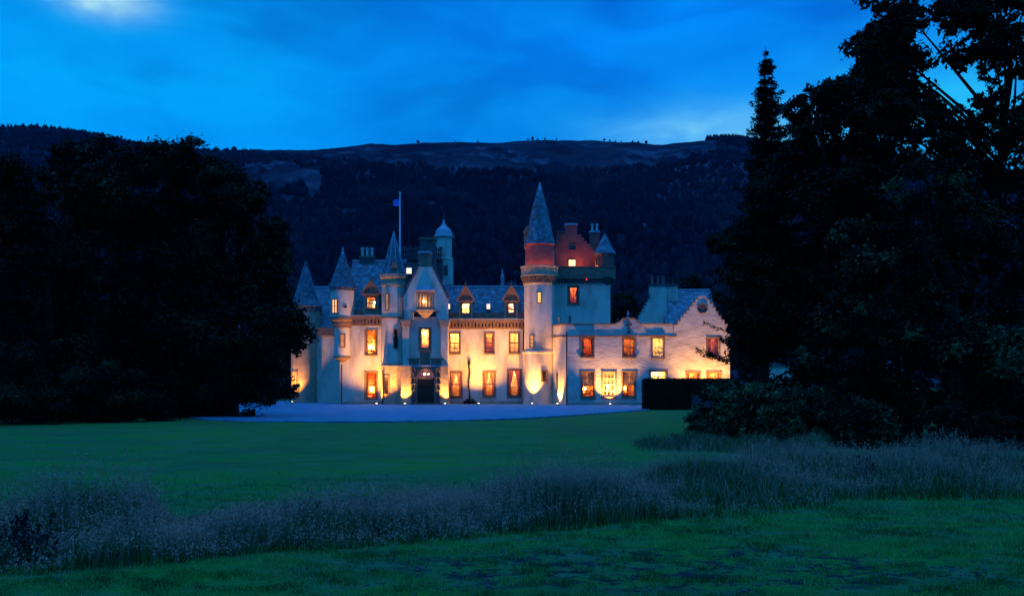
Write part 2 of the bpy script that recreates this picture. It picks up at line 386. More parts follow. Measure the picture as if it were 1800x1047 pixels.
# worn, stony ground in the foreground
def tmath(op, a, bb):
    n = t.nodes.new('ShaderNodeMath'); n.operation = op; n.use_clamp = False
    for i, v in enumerate((a, bb)):
        if isinstance(v, (int, float)): n.inputs[i].default_value = v
        else: t.links.new(v, n.inputs[i])
    return n.outputs[0]
da = tmath('DIVIDE', tmath('SUBTRACT', sp.outputs[0], 1.7), 3.3); db = tmath('DIVIDE', tmath('SUBTRACT', sp.outputs[1], 10.1), 1.25)
ell = tmath('ADD', tmath('MULTIPLY', da, da), tmath('MULTIPLY', db, db))
wm = tmath('MULTIPLY', tr_(ell, .5, 1.15, 1, 0), tr_(tn(2.3, 6, None, .7), .47, .56))
c1 = tm(wm, c1, tm(tr_(tn(24, 4), .55, .7), (.026, .030, .024), (.10, .12, .11)))
t.links.new(c1, b.inputs['Base Color'])
bp = t.nodes.new('ShaderNodeBump'); bp.inputs['Distance'].default_value = .10; t.links.new(tn(5, 8, None, .7), bp.inputs['Height']); t.links.new(bp.outputs[0], b.inputs['Normal'])
tag(np_mesh('lawn', V, F, LAWN), 'mown green lawn with worn patches in front of the castle', 'lawn', kind='structure')

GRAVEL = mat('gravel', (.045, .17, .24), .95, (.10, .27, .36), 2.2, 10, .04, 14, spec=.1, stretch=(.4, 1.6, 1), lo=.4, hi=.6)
gp = [(322, 733), (360, 739), (430, 741.5), (560, 742.5), (700, 742), (820, 740), (920, 736.5), (1020, 730), (1100, 724), (1142, 720.5)]
pts = []
for a, c in zip(gp[:-1], gp[1:]):
    for k in range(6):
        s = k / 6; pts.append(GP(a[0] + (c[0] - a[0]) * s, a[1] + (c[1] - a[1]) * s))
pts += [GP(1142, 720.5), (11.6, 82), (19.5, 83.0), (19.5, 100), (-23.5, 108), (-27, 96), GP(430, 711.5), GP(390, 714), GP(350, 722), GP(328, 729)]
me = bpy.data.meshes.new('gravel'); n_ = len(pts)
me.from_pydata([(x, y, .075) for x, y in pts] + [(x, y, -.1) for x, y in pts], [], [tuple(range(n_))] + [(i, (i + 1) % n_, n_ + (i + 1) % n_, n_ + i) for i in range(n_)]); me.update()
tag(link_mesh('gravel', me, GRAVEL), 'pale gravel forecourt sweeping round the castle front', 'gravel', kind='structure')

# ------------------------------------------------------------------ the castle
YM = 90.0
castle = empty('castle', (X(900, YM), YM, 0), 'white turreted castle with lit windows, round tower and red cap house', 'castle')
P = castle
fm = planar(YM)
# --- right part of the main front
hr = [rect(790.5, 808, 585, 620, YM), rect(852, 867.5, 585, 620, YM), rect(896, 912, 585, 620, YM),
      rect(791, 811, 654, 697, YM), rect(850, 869.5, 653, 696, YM), rect(893, 915, 650, 696, YM)]
x0, x1 = X(780, YM), X(921, YM); ztop = Z(577, YM)
wall('front_wall', HARL, P, fm, x0, x1, 0, ztop, hr)
window(P, fm, hr[0], nz=4, nx=2, room='yellow', cur='blind', L_=420, sw=.1)
window(P, fm, hr[1], nz=4, nx=2, room='orange', cur='gold_thin', L_=170, sw=.1)
window(P, fm, hr[2], nz=2, nx=2, room='yellow', cur='blind', L_=190, sw=.1)
window(P, fm, hr[3], nz=2, nx=1, room='cream', cur='gold_tied', L_=230, sw=.12)
window(P, fm, hr[4], nz=2, nx=1, room='cream', cur='gold_tied', L_=260, sw=.12)
wa = window(P, fm, hr[5], nz=3, nx=1, room='cream', cur='red_tied', L_=230, sw=.12)
u0, u1, z0, z1 = hr[5]; uc = (u0 + u1) / 2; ra = (u1 - u0) / 2; zs_ = z1 - ra * .62
ar = MB()
for s in (-1, 1):
    arc = [(uc + s * ra * math.cos(k * math.pi / 16), zs_ + ra * .62 * math.sin(k * math.pi / 16)) for k in range(9)]
    poly = [(uc + s * ra, z1 + .01)] + arc
    ar.prism(poly if s < 0 else poly[::-1], YM - .05, YM + .15)
ar.build('arch_spandrel', STONE, wa)
def corbel_course(x0, x1, Y, zt, zb, n, m=STONE, parent=P, out=.35, depth=1.2, top=LEAD):
    """moulded eaves course on a row of small corbels"""
    k = MB(); k.box(x0, x1, Y - .05, Y + .25, zb, zb + (zt - zb) * .22)
    hh = zt - zb
    k.box(x0, x1, Y - out, Y + depth, zb + hh * .68, zt)
    for i in range(n):
        a = x0 + (x1 - x0) * (i + .18) / n; c = x0 + (x1 - x0) * (i + .82) / n
        k.box(a, c, Y - out * .45, Y + .2, zb + hh * .22, zb + hh * .45); k.box(a, c, Y - out * .8, Y + .2, zb + hh * .45, zb + hh * .68)
    o = k.build('cornice', m, parent)
    if top: MB().box(x0, x1, Y - out - .06, Y + .1, zt + .002, zt + .10).build('gutter', top, o)
    return o
corbel_course(X(788, YM), X(920, YM), YM, Z(562, YM), Z(578, YM), 22)
# low parapet wall between dormers
lp = MB(); lp.box(X(786, YM), X(921, YM), YM + .25, YM + .5, Z(562, YM), Z(549, YM)); lp.build('parapet', STONE, P)
def roof_slope(name, x0, x1, ye, ze, yr, zr, m=SLATE, parent=P, back=True, hipl=0, hipr=0):
    mb = MB(); t_ = .12
    mb.add([(x0, ye, ze), (x1, ye, ze), (x1 - hipr, yr, zr), (x0 + hipl, yr, zr), (x1, 2 * yr - ye, ze), (x0, 2 * yr - ye, ze)],
           [(0, 1, 2, 3), (3, 2, 4, 5), (0, 3, 5), (1, 4, 2), (0, 5, 4, 1)])
    o = mb.build(name, m, parent)
    MB().tube([(x0 + hipl, yr, zr + .03), (x1 - hipr, yr, zr + .03)], .09, 6).build('ridge', LEAD, o)
    return o
mr = roof_slope('roof', X(781, YM), X(925, YM), YM + .5, Z(560, YM), 93.0, Z(504, 93.0))
def skylight(px0, px1, py0, py1, Y, es=5, parent=mr, lab=None):
    a, c, z0, z1 = rect(px0, px1, py0, py1, Y)
    fr = MB(); fr.box(a - .05, c + .05, Y - .06, Y + .5, z0 - .05, z1 + .05); o = fr.build('skylight', LEAD, parent)
    MB().box(a, c, Y - .068, Y - .062, z0, z1).build('lit_pane', mat('lit_skylight', (.9, .8, .6), .5, emis=(1, .72, .45), es=es), parent)
skylight(785.5, 791, 534, 543, 90.9, 1.5); skylight(855.5, 861.5, 534, 543, 90.9, 1.2)
def dormer(pc, wd, py_apex, py_eave, py_base, Y, hole, kw, deep=2.2):
    a, c = X(pc - wd / 2, Y), X(pc + wd / 2, Y); ze, zb, za = Z(py_eave, Y), Z(py_base, Y), Z(py_apex, Y); xc = (a + c) / 2
    f = planar(Y)
    o = wall('dormer', STONEL, P, f, a, c, zb, ze, [hole], .14)
    for q in (a, c): MB().add([(q, Y, zb), (q, Y + deep, zb), (q, Y + deep, ze), (q, Y, ze)], [(0, 1, 2, 3)]).build('cheek', STONEL, o)
    g = MB(); g.prism([(a - .08, ze), (c + .08, ze), (xc, za)], Y - .02, Y + .2); g.box(a - .14, c + .14, Y - .16, Y + .2, ze - .12, ze - .004)
    g.beam((a - .16, Y - .05, ze + .02), (xc, Y - .05, za + .06), .28, .13); g.beam((c + .16, Y - .05, ze + .02), (xc, Y - .05, za + .06), .28, .13)
    g.build('pediment', STONE, o)
    r = MB(); r.add([(a - .1, Y + .2, ze), (xc, Y + .2, za), (c + .1, Y + .2, ze), (a - .1, Y + deep, ze), (xc, Y + deep, za), (c + .1, Y + deep, ze)], [(0, 1, 4, 3), (1, 2, 5, 4)]); r.build('roof', SLATE, o)
    MB().lathe(xc, Y - .05, [(.09, za), (.03, za + .1), (.1, za + .2), (.03, za + .3), (.02, za + .55), (.001, za + .6)], 8).build('finial', STONE, o, True)
    window(P, f, hole, d=.1, ex=0, dep=1.2, sur=STONE, sw=.09, **kw)
    return o
dormer(818.5, 24, 503, 528, 560, YM + .1, rect(811, 826, 532, 555, YM + .1), dict(nz=2, nx=2, room='yellow', cur='blind', L_=700, br=.08))
dormer(898.5, 24, 503, 528, 560, YM + .1, rect(891.5, 905.5, 532, 554, YM + .1), dict(nz=2, nx=2, room='orange', cur='gold_thin', L_=160, br=.08))
# --- left bay
YL = 89.4; fl = planar(YL)
hl = [rect(643, 662, 580, 622, YL), rect(643, 662, 654, 699, YL)]
wall('front_wall', HARL, P, fl, X(597, YL), X(672, YL), 0, Z(572, YL), hl)
MB().add([(X(597, YL), YL, 0), (X(597, YL), 97, 0), (X(597, YL), 97, Z(572, YL)), (X(597, YL), YL, Z(572, YL))], [(0, 1, 2, 3)]).build('side_wall', HARL, P)
window(P, fl, hl[0], nz=2, nx=2, room='orange', cur='gold_thin', L_=260, sw=.1, bulb=(.3, .3), br=.16)
window(P, fl, hl[1], nz=2, nx=1, room='red', cur='red_thin', L_=230, sw=.13, bulb=(.35, .35), br=.15)
corbel_course(X(618, YL), X(672, YL), YL, Z(556, YL), Z(572, YL), 9)
MB().box(X(620, YL), X(672, YL), YL + .1, YL + .35, Z(556, YL), Z(544, YL)).build('parapet', STONE, P)
dormer(652, 26, 494, 516, 556, YL + .05, rect(644, 660.5, 521, 544, YL + .05), dict(nz=2, nx=2, room='orange', cur=None, L_=260, bulb=(.75, .6), br=.07))
lr = roof_slope('roof', X(604, 90), X(708, 90), YL + .5, Z(552, 90), 93.2, Z(459, 93.2), SLATE, hipl=.3)
skylight(714.5, 723.5, 471, 481, 92.0, 1.3)
MB().prism([(X(700, 92.2), Z(552, 92)), (X(732, 92.2), Z(552, 92)), (X(732, 92.2), Z(462, 92)), (X(700, 92.2), Z(462, 92))], 92.2, 95).build('attic_wall', DSTONE, P)
def chimney(px0, px1, py0, py1, Y, dep, m, pots=0, pm=TERRA, potpx=14, cap=STONE, lab=None, pr=.13, par=P):
    a, c, z0, z1 = rect(px0, px1, py0, py1, Y)
    o = MB().box(a, c, Y, Y + dep, z0, z1 - .2).build('chimney', m, par, label=lab)
    k = MB(); k.box(a - .08, c + .08, Y - .08, Y + dep + .08, z1 - .2, z1 - .08); k.box(a - .03, c + .03, Y - .03, Y + dep + .03, z1 - .078, z1); k.build('coping', cap, o)
    for i in range(pots):
        cx = a + (c - a) * (i + .5) / pots; h = potpx * Y / FPX
        MB().lathe(cx, Y + dep / 2, [(pr, z1), (pr * .82, z1 + h * .15), (pr * .75, z1 + h * .8), (pr * 1.05, z1 + h * .82), (pr * 1.05, z1 + h), (pr * .7, z1 + h), (pr * .7, z1 + h * .5)], 10).build('chimney_pot', pm, o, True)
    return o
chimney(632, 657, 449, 470, 93, .9, DSTONE, 3, CLAYP, 15, pr=.17)
# --- corner turret on the left bay
ct = MB(); cx, cy = X(601.5, 89.4), 89.7; r1, r2 = .76, 1.07
pf = [(.05, Z(640, 89)), (.28, Z(638, 89)), (.30, Z(636, 89)), (.50, Z(634, 89)), (.52, Z(632, 89)), (.70, Z(630, 89)), (.82, Z(629, 89)), (.82, Z(626, 89)), (r1, Z(625.8, 89))]
tur = wall('corner_turret', HARL, P, cyl(cx, cy, r1), -math.pi * r1, math.pi * r1, Z(626, 89), Z(575, 89), [], step=.12)
MB().lathe(cx, cy, pf, 28).build('corbel', STONE, tur, True)
MB().lathe(cx, cy, [(r1, Z(576, 89)), (r1 + .1, Z(575, 89)), (r1 + .1, Z(571, 89)), (r1 + .2, Z(570, 89)), (r1 + .2, Z(565, 89)), (r2 + .05, Z(562, 89)), (r2 + .05, Z(557, 89)), (r2, Z(556, 89))], 28).build('corbel', STONE, tur)
rr = .34
up_ = wall('turret_wall', HARL, tur, cyl(cx, cy, r2), -math.pi * r2, math.pi * r2, Z(556.5, 89), Z(509, 89), [], step=.12)
MB().lathe(cx, cy, [(r2, Z(510, 89)), (r2 + .12, Z(509, 89)), (r2 + .12, Z(505, 89)), (r2 + .18, Z(504.8, 89)), (r2 + .0, Z(495, 89)), (r2 * .72, Z(478, 89)), (r2 * .45, Z(462, 89)), (r2 * .24, Z(449, 89)), (.1, Z(443, 89))], 24).build('spire', SLATED, tur)
MB().lathe(cx, cy, [(.16, Z(446, 89)), (.14, Z(442, 89)), (.05, Z(440, 89)), (.12, Z(437, 89)), (.04, Z(434, 89)), (.001, Z(430, 89))], 10).build('finial', LEAD, tur, True)
def cyl_window(cx, cy, r, px0, px1, py0, py1, kw, Y=None):
    Y = Y or cy - r
    def au(px): return r * math.asin(max(-.98, min(.98, (X(px, Y) - cx) / r)))
    rr_ = r + .02; f = cyl(cx, cy, rr_)
    return window(P, f, (au(px0), au(px1), Z(py1, Y), Z(py0, Y)), d=-.012, ex=0, dep=-.001, **kw)
# small shallow windows on round walls: a glazed opening with a lit pane set behind real bars
def tower_window(cx, cy, r, px0, px1, py0, py1, lit=None, nz=3, nx=2, m=STONE, sw=.09):
    Y = cy - r
    a = [math.asin(max(-.98, min(.98, (X(p, Y) - cx) / r))) for p in (px0, px1)]
    f = cyl(cx, cy, r); u0, u1 = a[0] * r, a[1] * r; z0, z1 = Z(py1, Y), Z(py0, Y)
    fr = MB()
    for q in ((u0 - sw, u0, z0, z1), (u1, u1 + sw, z0, z1), (u0 - sw, u1 + sw, z1, z1 + sw), (u0 - sw, u1 + sw, z0 - sw, z0)): fr.fbox(f, *q, -.07, .02)
    o = fr.build('window', m, P)
    br = MB(); th = .014
    for i in range(1, nx): u = u0 + (u1 - u0) * i / nx; br.fbox(f, u - th, u + th, z0, z1, -.045, -.03)
    for j in range(1, nz): z = z0 + (z1 - z0) * j / nz; br.fbox(f, u0, u1, z - th, z + th, -.048, -.032)
    if nx + nz > 2: br.build('glazing_bar', IRON, o)
    if lit: g = mat('lit_glass', (.8, .5, .2), .4, (.5, .2, .05), 5, emis=lit[0], es=lit[1])
    else: g = DARKGLASS
    MB().fbox(f, u0, u1, z0, z1, -.025, -.01).build('pane', g, o)
    return o
DARKGLASS = mat('dark_glass', (.012, .010, .014), .12, spec=.6)
tower_window(cx, cy, r2, 584, 592, 526, 549, ((1, .42, .10), 1.6), 2, 2)
tower_window(cx, cy, r2, 604.5, 608, 537, 540, None, 1, 1, sw=.05)
tower_window(cx, cy, r1, 599, 605, 588, 609, ((.45, .10, .03), .35), 2, 1)
# --- far left wing with its round stair tower
YW = 96.5; fw = planar(YW)
wall('front_wall', HARL, P, fw, X(540, YW), X(602, YW), 0, Z(590, YW), [])
MB().box(X(540, YW), X(602, YW), YW - .2, YW + .3, Z(590, YW), Z(576, YW)).build('cornice', STONE, P)
roof_slope('roof', X(535, YW), X(640, YW), YW + .1, Z(577, YW), 100.5, Z(505, 100.5), SLATED)
tx, ty = X(537, 97), 97.2; tr1 = 1.42
trd = [(-1.15, -.62)]
ft = cyl(tx, ty, tr1)
lt = wall('round_tower', STONEL, P, ft, -math.pi * tr1, math.pi * tr1, 0, Z(541, 96), [], step=.14)
MB().lathe(tx, ty, [(tr1, Z(545, 96)), (tr1 + .1, Z(544, 96)), (tr1 + .12, Z(539, 96)), (tr1 + .2, Z(538, 96)), (tr1 * .82, Z(524, 96)), (tr1 * .55, Z(500, 96)), (tr1 * .3, Z(476, 96)), (.13, Z(463, 96)), (.2, Z(462, 96)), (.15, Z(457, 96)), (.001, Z(456, 96))], 24).build('spire', SLATED, lt)
tower_window(tx, ty, tr1, 513, 521, 653, 697, ((1, .35, .05), .8), 3, 1)
tower_window(tx, ty, tr1, 513, 520, 608, 622, None, 2, 1)
# --- stair turret (octagonal)
ox, oy, orr = X(691, 89), 89.45, 1.12
oc = MB(); oc.lathe(ox, oy, [(orr, 0), (orr, Z(478, 88.4))], 8, rot=math.pi / 8); stt = oc.build('stair_turret', HARL, P)
so_ = MB()
for py in (558, 641): so_.lathe(ox, oy, [(orr, Z(py + 1.5, 88.4)), (orr + .07, Z(py + 1, 88.4)), (orr + .07, Z(py - 1.5, 88.4)), (orr, Z(py - 2, 88.4))], 8, rot=math.pi / 8)
so_.build('string_course', STONE, stt)
MB().lathe(ox, oy, [(orr, Z(503, 88.4)), (orr + .08, Z(501, 88.4)), (orr + .08, Z(498, 88.4)), (orr + .01, Z(497, 88.4)), (orr + .01, Z(490, 88.4)), (orr + .16, Z(486, 88.4)), (orr + .18, Z(481, 88.4)), (orr, Z(480, 88.4))], 8, rot=math.pi / 8).build('cornice', STONEL, stt)
sp_ = MB(); zsb, zst = Z(481, 88.4), Z(407, 89.4); sp_.lathe(ox, oy, [(orr + .12, zsb), (orr * .80, zsb + .75), (.03, zst)], 8, rot=math.pi / 8); sp_.build('spire', SLATED, stt)
rb = MB()
for k in range(8):
    a = math.pi / 8 + k * math.pi / 4; rb.tube([(ox + (orr + .12) * math.sin(a), oy - (orr + .12) * math.cos(a), zsb), (ox + orr * .8 * math.sin(a), oy - orr * .8 * math.cos(a), zsb + .75), (ox, oy, zst)], .045, 6)
rb.build('lead_hip', LEAD, stt)
MB().lathe(ox, oy, [(.05, zst - .1), (.03, zst + .2), (.09, zst + .35), (.03, zst + .45), (.001, zst + .9)], 8).build('finial', IRON, stt, True)
ld = MB(); Yd = oy - orr - .02; a, c = X(688, Yd), X(698, Yd)
ld.box(a, a + .1, Yd, Yd + .8, Z(490, Yd), Z(474, Yd)); ld.box(c - .1, c, Yd, Yd + .8, Z(490, Yd), Z(474, Yd)); ld.box(a, c, Yd, Yd + .8, Z(474, Yd), Z(470.5, Yd)); ld.prism([(a - .06, Z(470.5, Yd)), (c + .06, Z(470.5, Yd)), ((a + c) / 2, Z(458, Yd))], Yd - .04, Yd + .8)
ld.box(a + .1, c - .1, Yd + .25, Yd + .3, Z(490, Yd), Z(474, Yd)); ld.build('lucarne', STONE, stt)
Ys = oy - orr * math.cos(math.pi / 8); fs_ = planar(Ys)
def flat_window(px0, px1, py0, py1, Y, lit=None, nz=2, nx=1, m=STONE, sw=.08, f=None, par=P):
    f = f or planar(Y); u0, u1, z0, z1 = rect(px0, px1, py0, py1, Y)
    fr = MB()
    for q in ((u0 - sw, u0, z0, z1), (u1, u1 + sw, z0, z1), (u0 - sw, u1 + sw, z1, z1 + sw), (u0 - sw, u1 + sw, z0 - sw, z0)): fr.fbox(f, *q, -.08, .02)
    o = fr.build('window', m, par)
    br = MB(); th = .014
    for i in range(1, nx): u = u0 + (u1 - u0) * i / nx; br.fbox(f, u - th, u + th, z0, z1, -.045, -.03)
    for j in range(1, nz): z = z0 + (z1 - z0) * j / nz; br.fbox(f, u0, u1, z - th, z + th, -.048, -.032)
    if nx + nz > 2: br.build('glazing_bar', IRON, o)
    g = mat('lit_glass', (.8, .5, .2), .4, (.5, .2, .05), 5, emis=lit[0], es=lit[1]) if lit else DARKGLASS
    MB().fbox(f, u0, u1, z0, z1, -.025, -.01).build('pane', g, o)
    return o
flat_window(678.5, 682.5, 517, 544, Ys - .07, ((1, .45, .12), .25), 2)
flat_window(693, 699, 579, 611, Ys, None, 3)
# stair turret ground storey
YB = 87.9; hb = [rect(676, 683, 660, 692, YB)]
wall('porch_wall', STONEL, P, planar(YB), X(670, YB), X(706, YB), 0, Z(644, YB), hb)
MB().add([(X(670, YB), YB, 0), (X(670, YB), 90, 0), (X(670, YB), 90, Z(644, YB)), (X(670, YB), YB, Z(644, YB))], [(0, 1, 2, 3)]).build('side_wall', STONEL, P)
window(P, planar(YB), hb[0], nx=1, nz=3, room='cream', L_=60, ex=.1, dep=.7, sw=.08)
# --- central gable bay
YG = 88.3; fg = planar(YG + .45)
hc = [rect(738, 756, 577, 612, YG + .45)]
wall('front_wall', HARL, P, fg, X(716, YG), X(778, YG), Z(645, YG), Z(556, YG), hc)
window(P, fg, hc[0], nx=1, nz=2, room='cream', cur='gold_thin', L_=420, sw=.12, bulb=(.35, .75), br=.12)
# pilasters under the gable shoulders
for a, c in ((707.5, 719.5), (775, 787)):
    o = MB().box(X(a, YG), X(c, YG), YG, 91, Z(644, YG), Z(574, YG)).build('pilaster', HARL, P)
    k = MB(); 
    for i, (p0, p1) in enumerate(((574, 570), (570, 566), (566, 561.5))): k.box(X(a, YG) - .06 * (i + 1), X(c, YG) + .06 * (i + 1), YG - .08 * (i + 1), 91 + .01 * i, Z(p0, YG), Z(p1, YG) - .004)
    k.build('capital', STONEL, o)
YT = YG - .12
gpts = [(706.5, 561), (727, 561), (727, 548), (767, 548), (767, 561), (787.5, 561), (787.5, 522), (761, 469), (734, 469), (706.5, 522)]
gab = MB().prism([(X(a, YT), Z(c, YT)) for a, c in gpts], YT, YT + .5).build('gable', HARL, P)
for (a, c), (e, g) in (((706.5, 522), (734, 468)), ((788, 522), (761, 468))):
    cp = MB()
    for k in range(12):
        s = (k + .5) / 12; px = a + (e - a) * s; py = c + (g - c) * s
        cp.box(X(px - 1.7, YT), X(px + 1.7, YT), YT - .05, YT + .55, Z(py + 3.2, YT), Z(py - 2.2, YT))
    cp.build('crow_step', DSTONE, gab)
roof_slope('roof', X(708, 90), X(787, 90), 88.9, Z(540, 89), 90.5, Z(500, 90), SLATED)
g2 = MB(); a, c, e = X(709, 89), X(786, 89), X(747.5, 89); zz, za = Z(524, 89), Z(462, 89)
g2.add([(a, YT + .5, zz), (e, YT + .5, za - .1), (c, YT + .5, zz), (a, 94.5, zz), (e, 94.5, za - .1), (c, 94.5, zz)], [(0, 1, 4, 3), (1, 2, 5, 4), (3, 4, 5)]); g2.build('roof', SLATED, P)
MB().add([(c, YT + .5, Z(562, 89)), (c, 93, Z(562, 89)), (c, 93, zz), (c, YT + .5, zz), (a, YT + .5, Z(562, 89)), (a, 93, Z(562, 89)), (a, 93, zz), (a, YT + .5, zz)], [(0, 1, 2, 3), (4, 5, 6, 7)]).build('side_wall', HARL, P)
chimney(735.5, 757, 441, 470, 88.5, 1.0, STONE, 0, cap=LEAD)
chimney(738, 765, 417, 470, 94.5, 1.3, DSTONE, 0)
# string course stepping round the oriel
f = planar(YT)
for q in ((722, 736, 547, 548.8), (759, 772, 547, 548.8)): st = MB(); u = rect(q[0], q[1], q[2], q[3], YT); st.fbox(f, u[0], u[1], u[2], u[3], -.08, .0); st.build('string_course', STONE, gab)
# oriel window
oxx, oyy, orad = X(747.5, YT), YT + .15, .80
on = 6; zo0, zo1 = Z(543, YT), Z(513, YT)
ori = MB()
angs = [-78, -46, -20, 20, 46, 78]
def op(a, r, z): return (oxx + r * math.sin(R(a)), oyy - r * .75 * math.cos(R(a)), z)
for k, (a0_, a1_) in enumerate(zip(angs[:-1], angs[1:])):
    for q0, q1, z0, z1 in ((a0_, a0_ + 3.5, zo0, zo1), (a1_ - 3.5, a1_, zo0, zo1), (a0_, a1_, zo0, zo0 + .14), (a0_, a1_, zo1 - .12, zo1)):
        ori.hexa([op(q0, orad, z0), op(q1, orad, z0), op(q1, orad - .12, z0), op(q0, orad - .12, z0), op(q0, orad, z1), op(q1, orad, z1), op(q1, orad - .12, z1), op(q0, orad - .12, z1)])
orw = ori.build('oriel_window', STONE, P)
pn = MB()
for a0_, a1_ in ((-46, -20), (-20, 20), (20, 46), (-78, -46), (46, 78)):
    pn.add([op(a0_, orad - .06, zo0), op(a1_, orad - .06, zo0), op(a1_, orad - .06, zo1), op(a0_, orad - .06, zo1)], [(0, 1, 2, 3)])
pn.build('pane', GLASS, orw)
bk = MB(); bb_ = rect(733, 762, 513, 543, YT - .05); bk.box(bb_[0] + .12, bb_[1] - .12, YT - .02, YT - .01, bb_[2], bb_[3]); bk.build('interior', ROOMS['cream'], orw)
MB().ball((oxx - .1, YT - .28, (zo0 + zo1) / 2 - .1), .06, 8, 5).build('light_bulb', bulb_mat(130), orw, True)
gb = MB()
gb.fbox(planar(0), oxx - .02, oxx + .02, zo0, zo1, oyy - orad * .75 - .0 + .04, oyy - orad * .75 + .08)
gb.fbox(planar(0), oxx - .27, oxx + .27, (zo0 + zo1) / 2 - .02, (zo0 + zo1) / 2 + .02, oyy - orad * .75 + .04, oyy - orad * .75 + .08); gb.build('glazing_bar', SASH, orw)
def half(prof, n=16): 
    m = MB(); k = n + 1; vs = []
    for r, z in prof:
        for i in range(k):
            a = -90 + 180 * i / n; vs.append((oxx + r * math.sin(R(a)), oyy - r * .75 * math.cos(R(a)), z))
    m.add(vs, [(j * k + i, j * k + i + 1, (j + 1) * k + i + 1, (j + 1) * k + i) for j in range(len(prof) - 1) for i in range(n)]); return m
half([(.001, zo0), (orad, zo0), (orad + .08, zo0 - .02), (orad + .08, zo0 - .14), (orad * .9, zo0 - .2), (orad * .85, zo0 - .34), (orad * .62, zo0 - .45), (orad * .55, zo0 - .55), (.2, zo0 - .72), (.001, zo0 - .8)]).build('corbel', STONEL, orw)
half([(orad - .05, zo1 - .01), (orad + .1, zo1), (orad + .14, zo1 + .14), (orad + .05, zo1 + .16), (orad * .8, zo1 + .42), (orad * .5, zo1 + .58), (.001, zo1 + .64)]).build('roof', LEAD, orw)
# --- porch
YP = 87.3; fp = planar(YP)
dh = rect(733, 763, 652, 711.5, YP); dh = (dh[0], dh[1], 0, dh[3])
wall('porch_wall', STONEL, P, fp, X(705, YP), X(788, YP), 0, Z(644.5, YP), [dh], .5)
MB().add([(X(705, YP), YP, 0), (X(705, YP), YB, 0), (X(705, YP), YB, Z(644, YP)), (X(705, YP), YP, Z(644, YP)), (X(788, YP), YP, 0), (X(788, YP), 90, 0), (X(788, YP), 90, Z(644, YP)), (X(788, YP), YP, Z(644, YP))], [(0, 1, 2, 3), (4, 5, 6, 7)]).build('side_wall', STONEL, P)
rf = MB(); rf.box(X(704, YP), X(789, YP), YP - .12, 88.9, Z(644.4, YP), Z(641.5, YP)); rf.box(X(669, YP), X(704, YP), YB - .12, 88.9, Z(644.2, YP), Z(641.7, YP)); rf.build('porch_roof', LEAD, P)
pp = MB()
for q in ((716, 738, 629, 632), (757, 780, 629, 632), (737, 758, 616, 619)): u = rect(*q, YP + .1); pp.box(u[0], u[1], YP + .02, YP + .4, u[2], u[3])
for q in ((719, 736, 632.2, 641.3), (758, 776, 632.2, 641.3), (738.5, 756, 619.2, 641.3)): u = rect(*q, YP + .1); pp.box(u[0], u[1], YP + .08, YP + .35, u[2], u[3])
pp.build('balustrade', STONE, P)
zt_ = Z(664, YP)
dr = MB(); dr.box(dh[0], dh[1], YP + .42, YP + .48, .08, zt_ - .1)
for k in range(6):
    u = dh[0] + (dh[1] - dh[0]) * (k + .5) / 6; dr.box(u - .105, u + .105, YP + .40, YP + .42, .1, zt_ - .12)
for z in (.6, 1.7): dr.box(dh[0], dh[1], YP + .385, YP + .4, z, z + .06)
door = dr.build('door', WOOD, P); MB().ball((dh[0] + .95, YP + .37, 1.15), .05, 8, 5).build('handle', IRON, door, True)
fan = MB(); fan.box(dh[0], dh[1], YP + .36, YP + .5, zt_ - .1, zt_); 
for k in (1, 2, 3): u = dh[0] + (dh[1] - dh[0]) * k / 4; fan.box(u - .02, u + .02, YP + .40, YP + .46, zt_, dh[3])
fan = fan.build('fanlight', STONE, P)
MB().box(dh[0] - .01, dh[1] + .01, YP + 1.2, YP + 1.25, zt_ - .1, dh[3] + .1).build('interior', ROOMS['orange'], fan)
MB().box(dh[0], dh[1], YP + .43, YP + .436, zt_, dh[3]).build('pane', GLASS, fan)
MB().ball((X(746, YP), YP + .18, Z(657, YP)), .09, 10, 6).build('porch_lantern', mat('lit_lantern', (1, .8, .5), .5, emis=(1, .6, .25), es=45), fan, True)
MB().ball((X(752, YP), YP + .8, Z(657, YP)), .06, 10, 6).build('light_bulb', bulb_mat(22), fan, True)
am = MB(); uc = (dh[0] + dh[1]) / 2; ra = (dh[1] - dh[0]) / 2 + .06
ap = [(uc + ra * math.cos(k * math.pi / 12), YP - .04, Z(660, YP) + .62 * math.sin(k * math.pi / 12)) for k in range(13)]
am.tube(ap, .08, 8); am.build('arch_moulding', STONE, P, True)
spd = MB()
for s in (-1, 1):
    arc = [(uc + s * ra * math.cos(k * math.pi / 16), Z(660, YP) + .62 * math.sin(k * math.pi / 16)) for k in range(9)]
    poly = [(uc + s * ra, dh[3] + .03)] + arc; spd.prism(poly if s < 0 else poly[::-1], YP - .006, YP + .12)
spd.build('arch_spandrel', STONEL, P)
for pc in (727, 769.5):                                 # banded columns beside the door
    for off, rr_ in ((-2.6, .10), (2.9, .10)):
        xx = X(pc + off, YP); prof = [(.16, 0), (.16, .25), (.12, .28)]
        for k in range(5):
            z = .3 + k * .56; prof += [(rr_, z), (rr_ * .85, z + .4), (rr_ * 1.5, z + .42), (rr_ * 1.6, z + .48), (rr_ * 1.5, z + .54)]
        prof += [(.15, 3.12), (.17, 3.2), (.17, 3.3)]
        MB().lathe(xx, YP - .14, prof, 12).build('column', DSTONE, P, True)
MB().lathe(X(727, YP), YP - .16, [(.02, 2.5), (.13, 2.62), (.15, 2.9), (.05, 3.0)], 8).build('carved_bracket', DSTONE, P, True)
stp = MB(); stp.box(X(728, YP), X(768, YP), YP - .8, YP - .01, .05, .2); stp.build('doorstep', STONE, P)
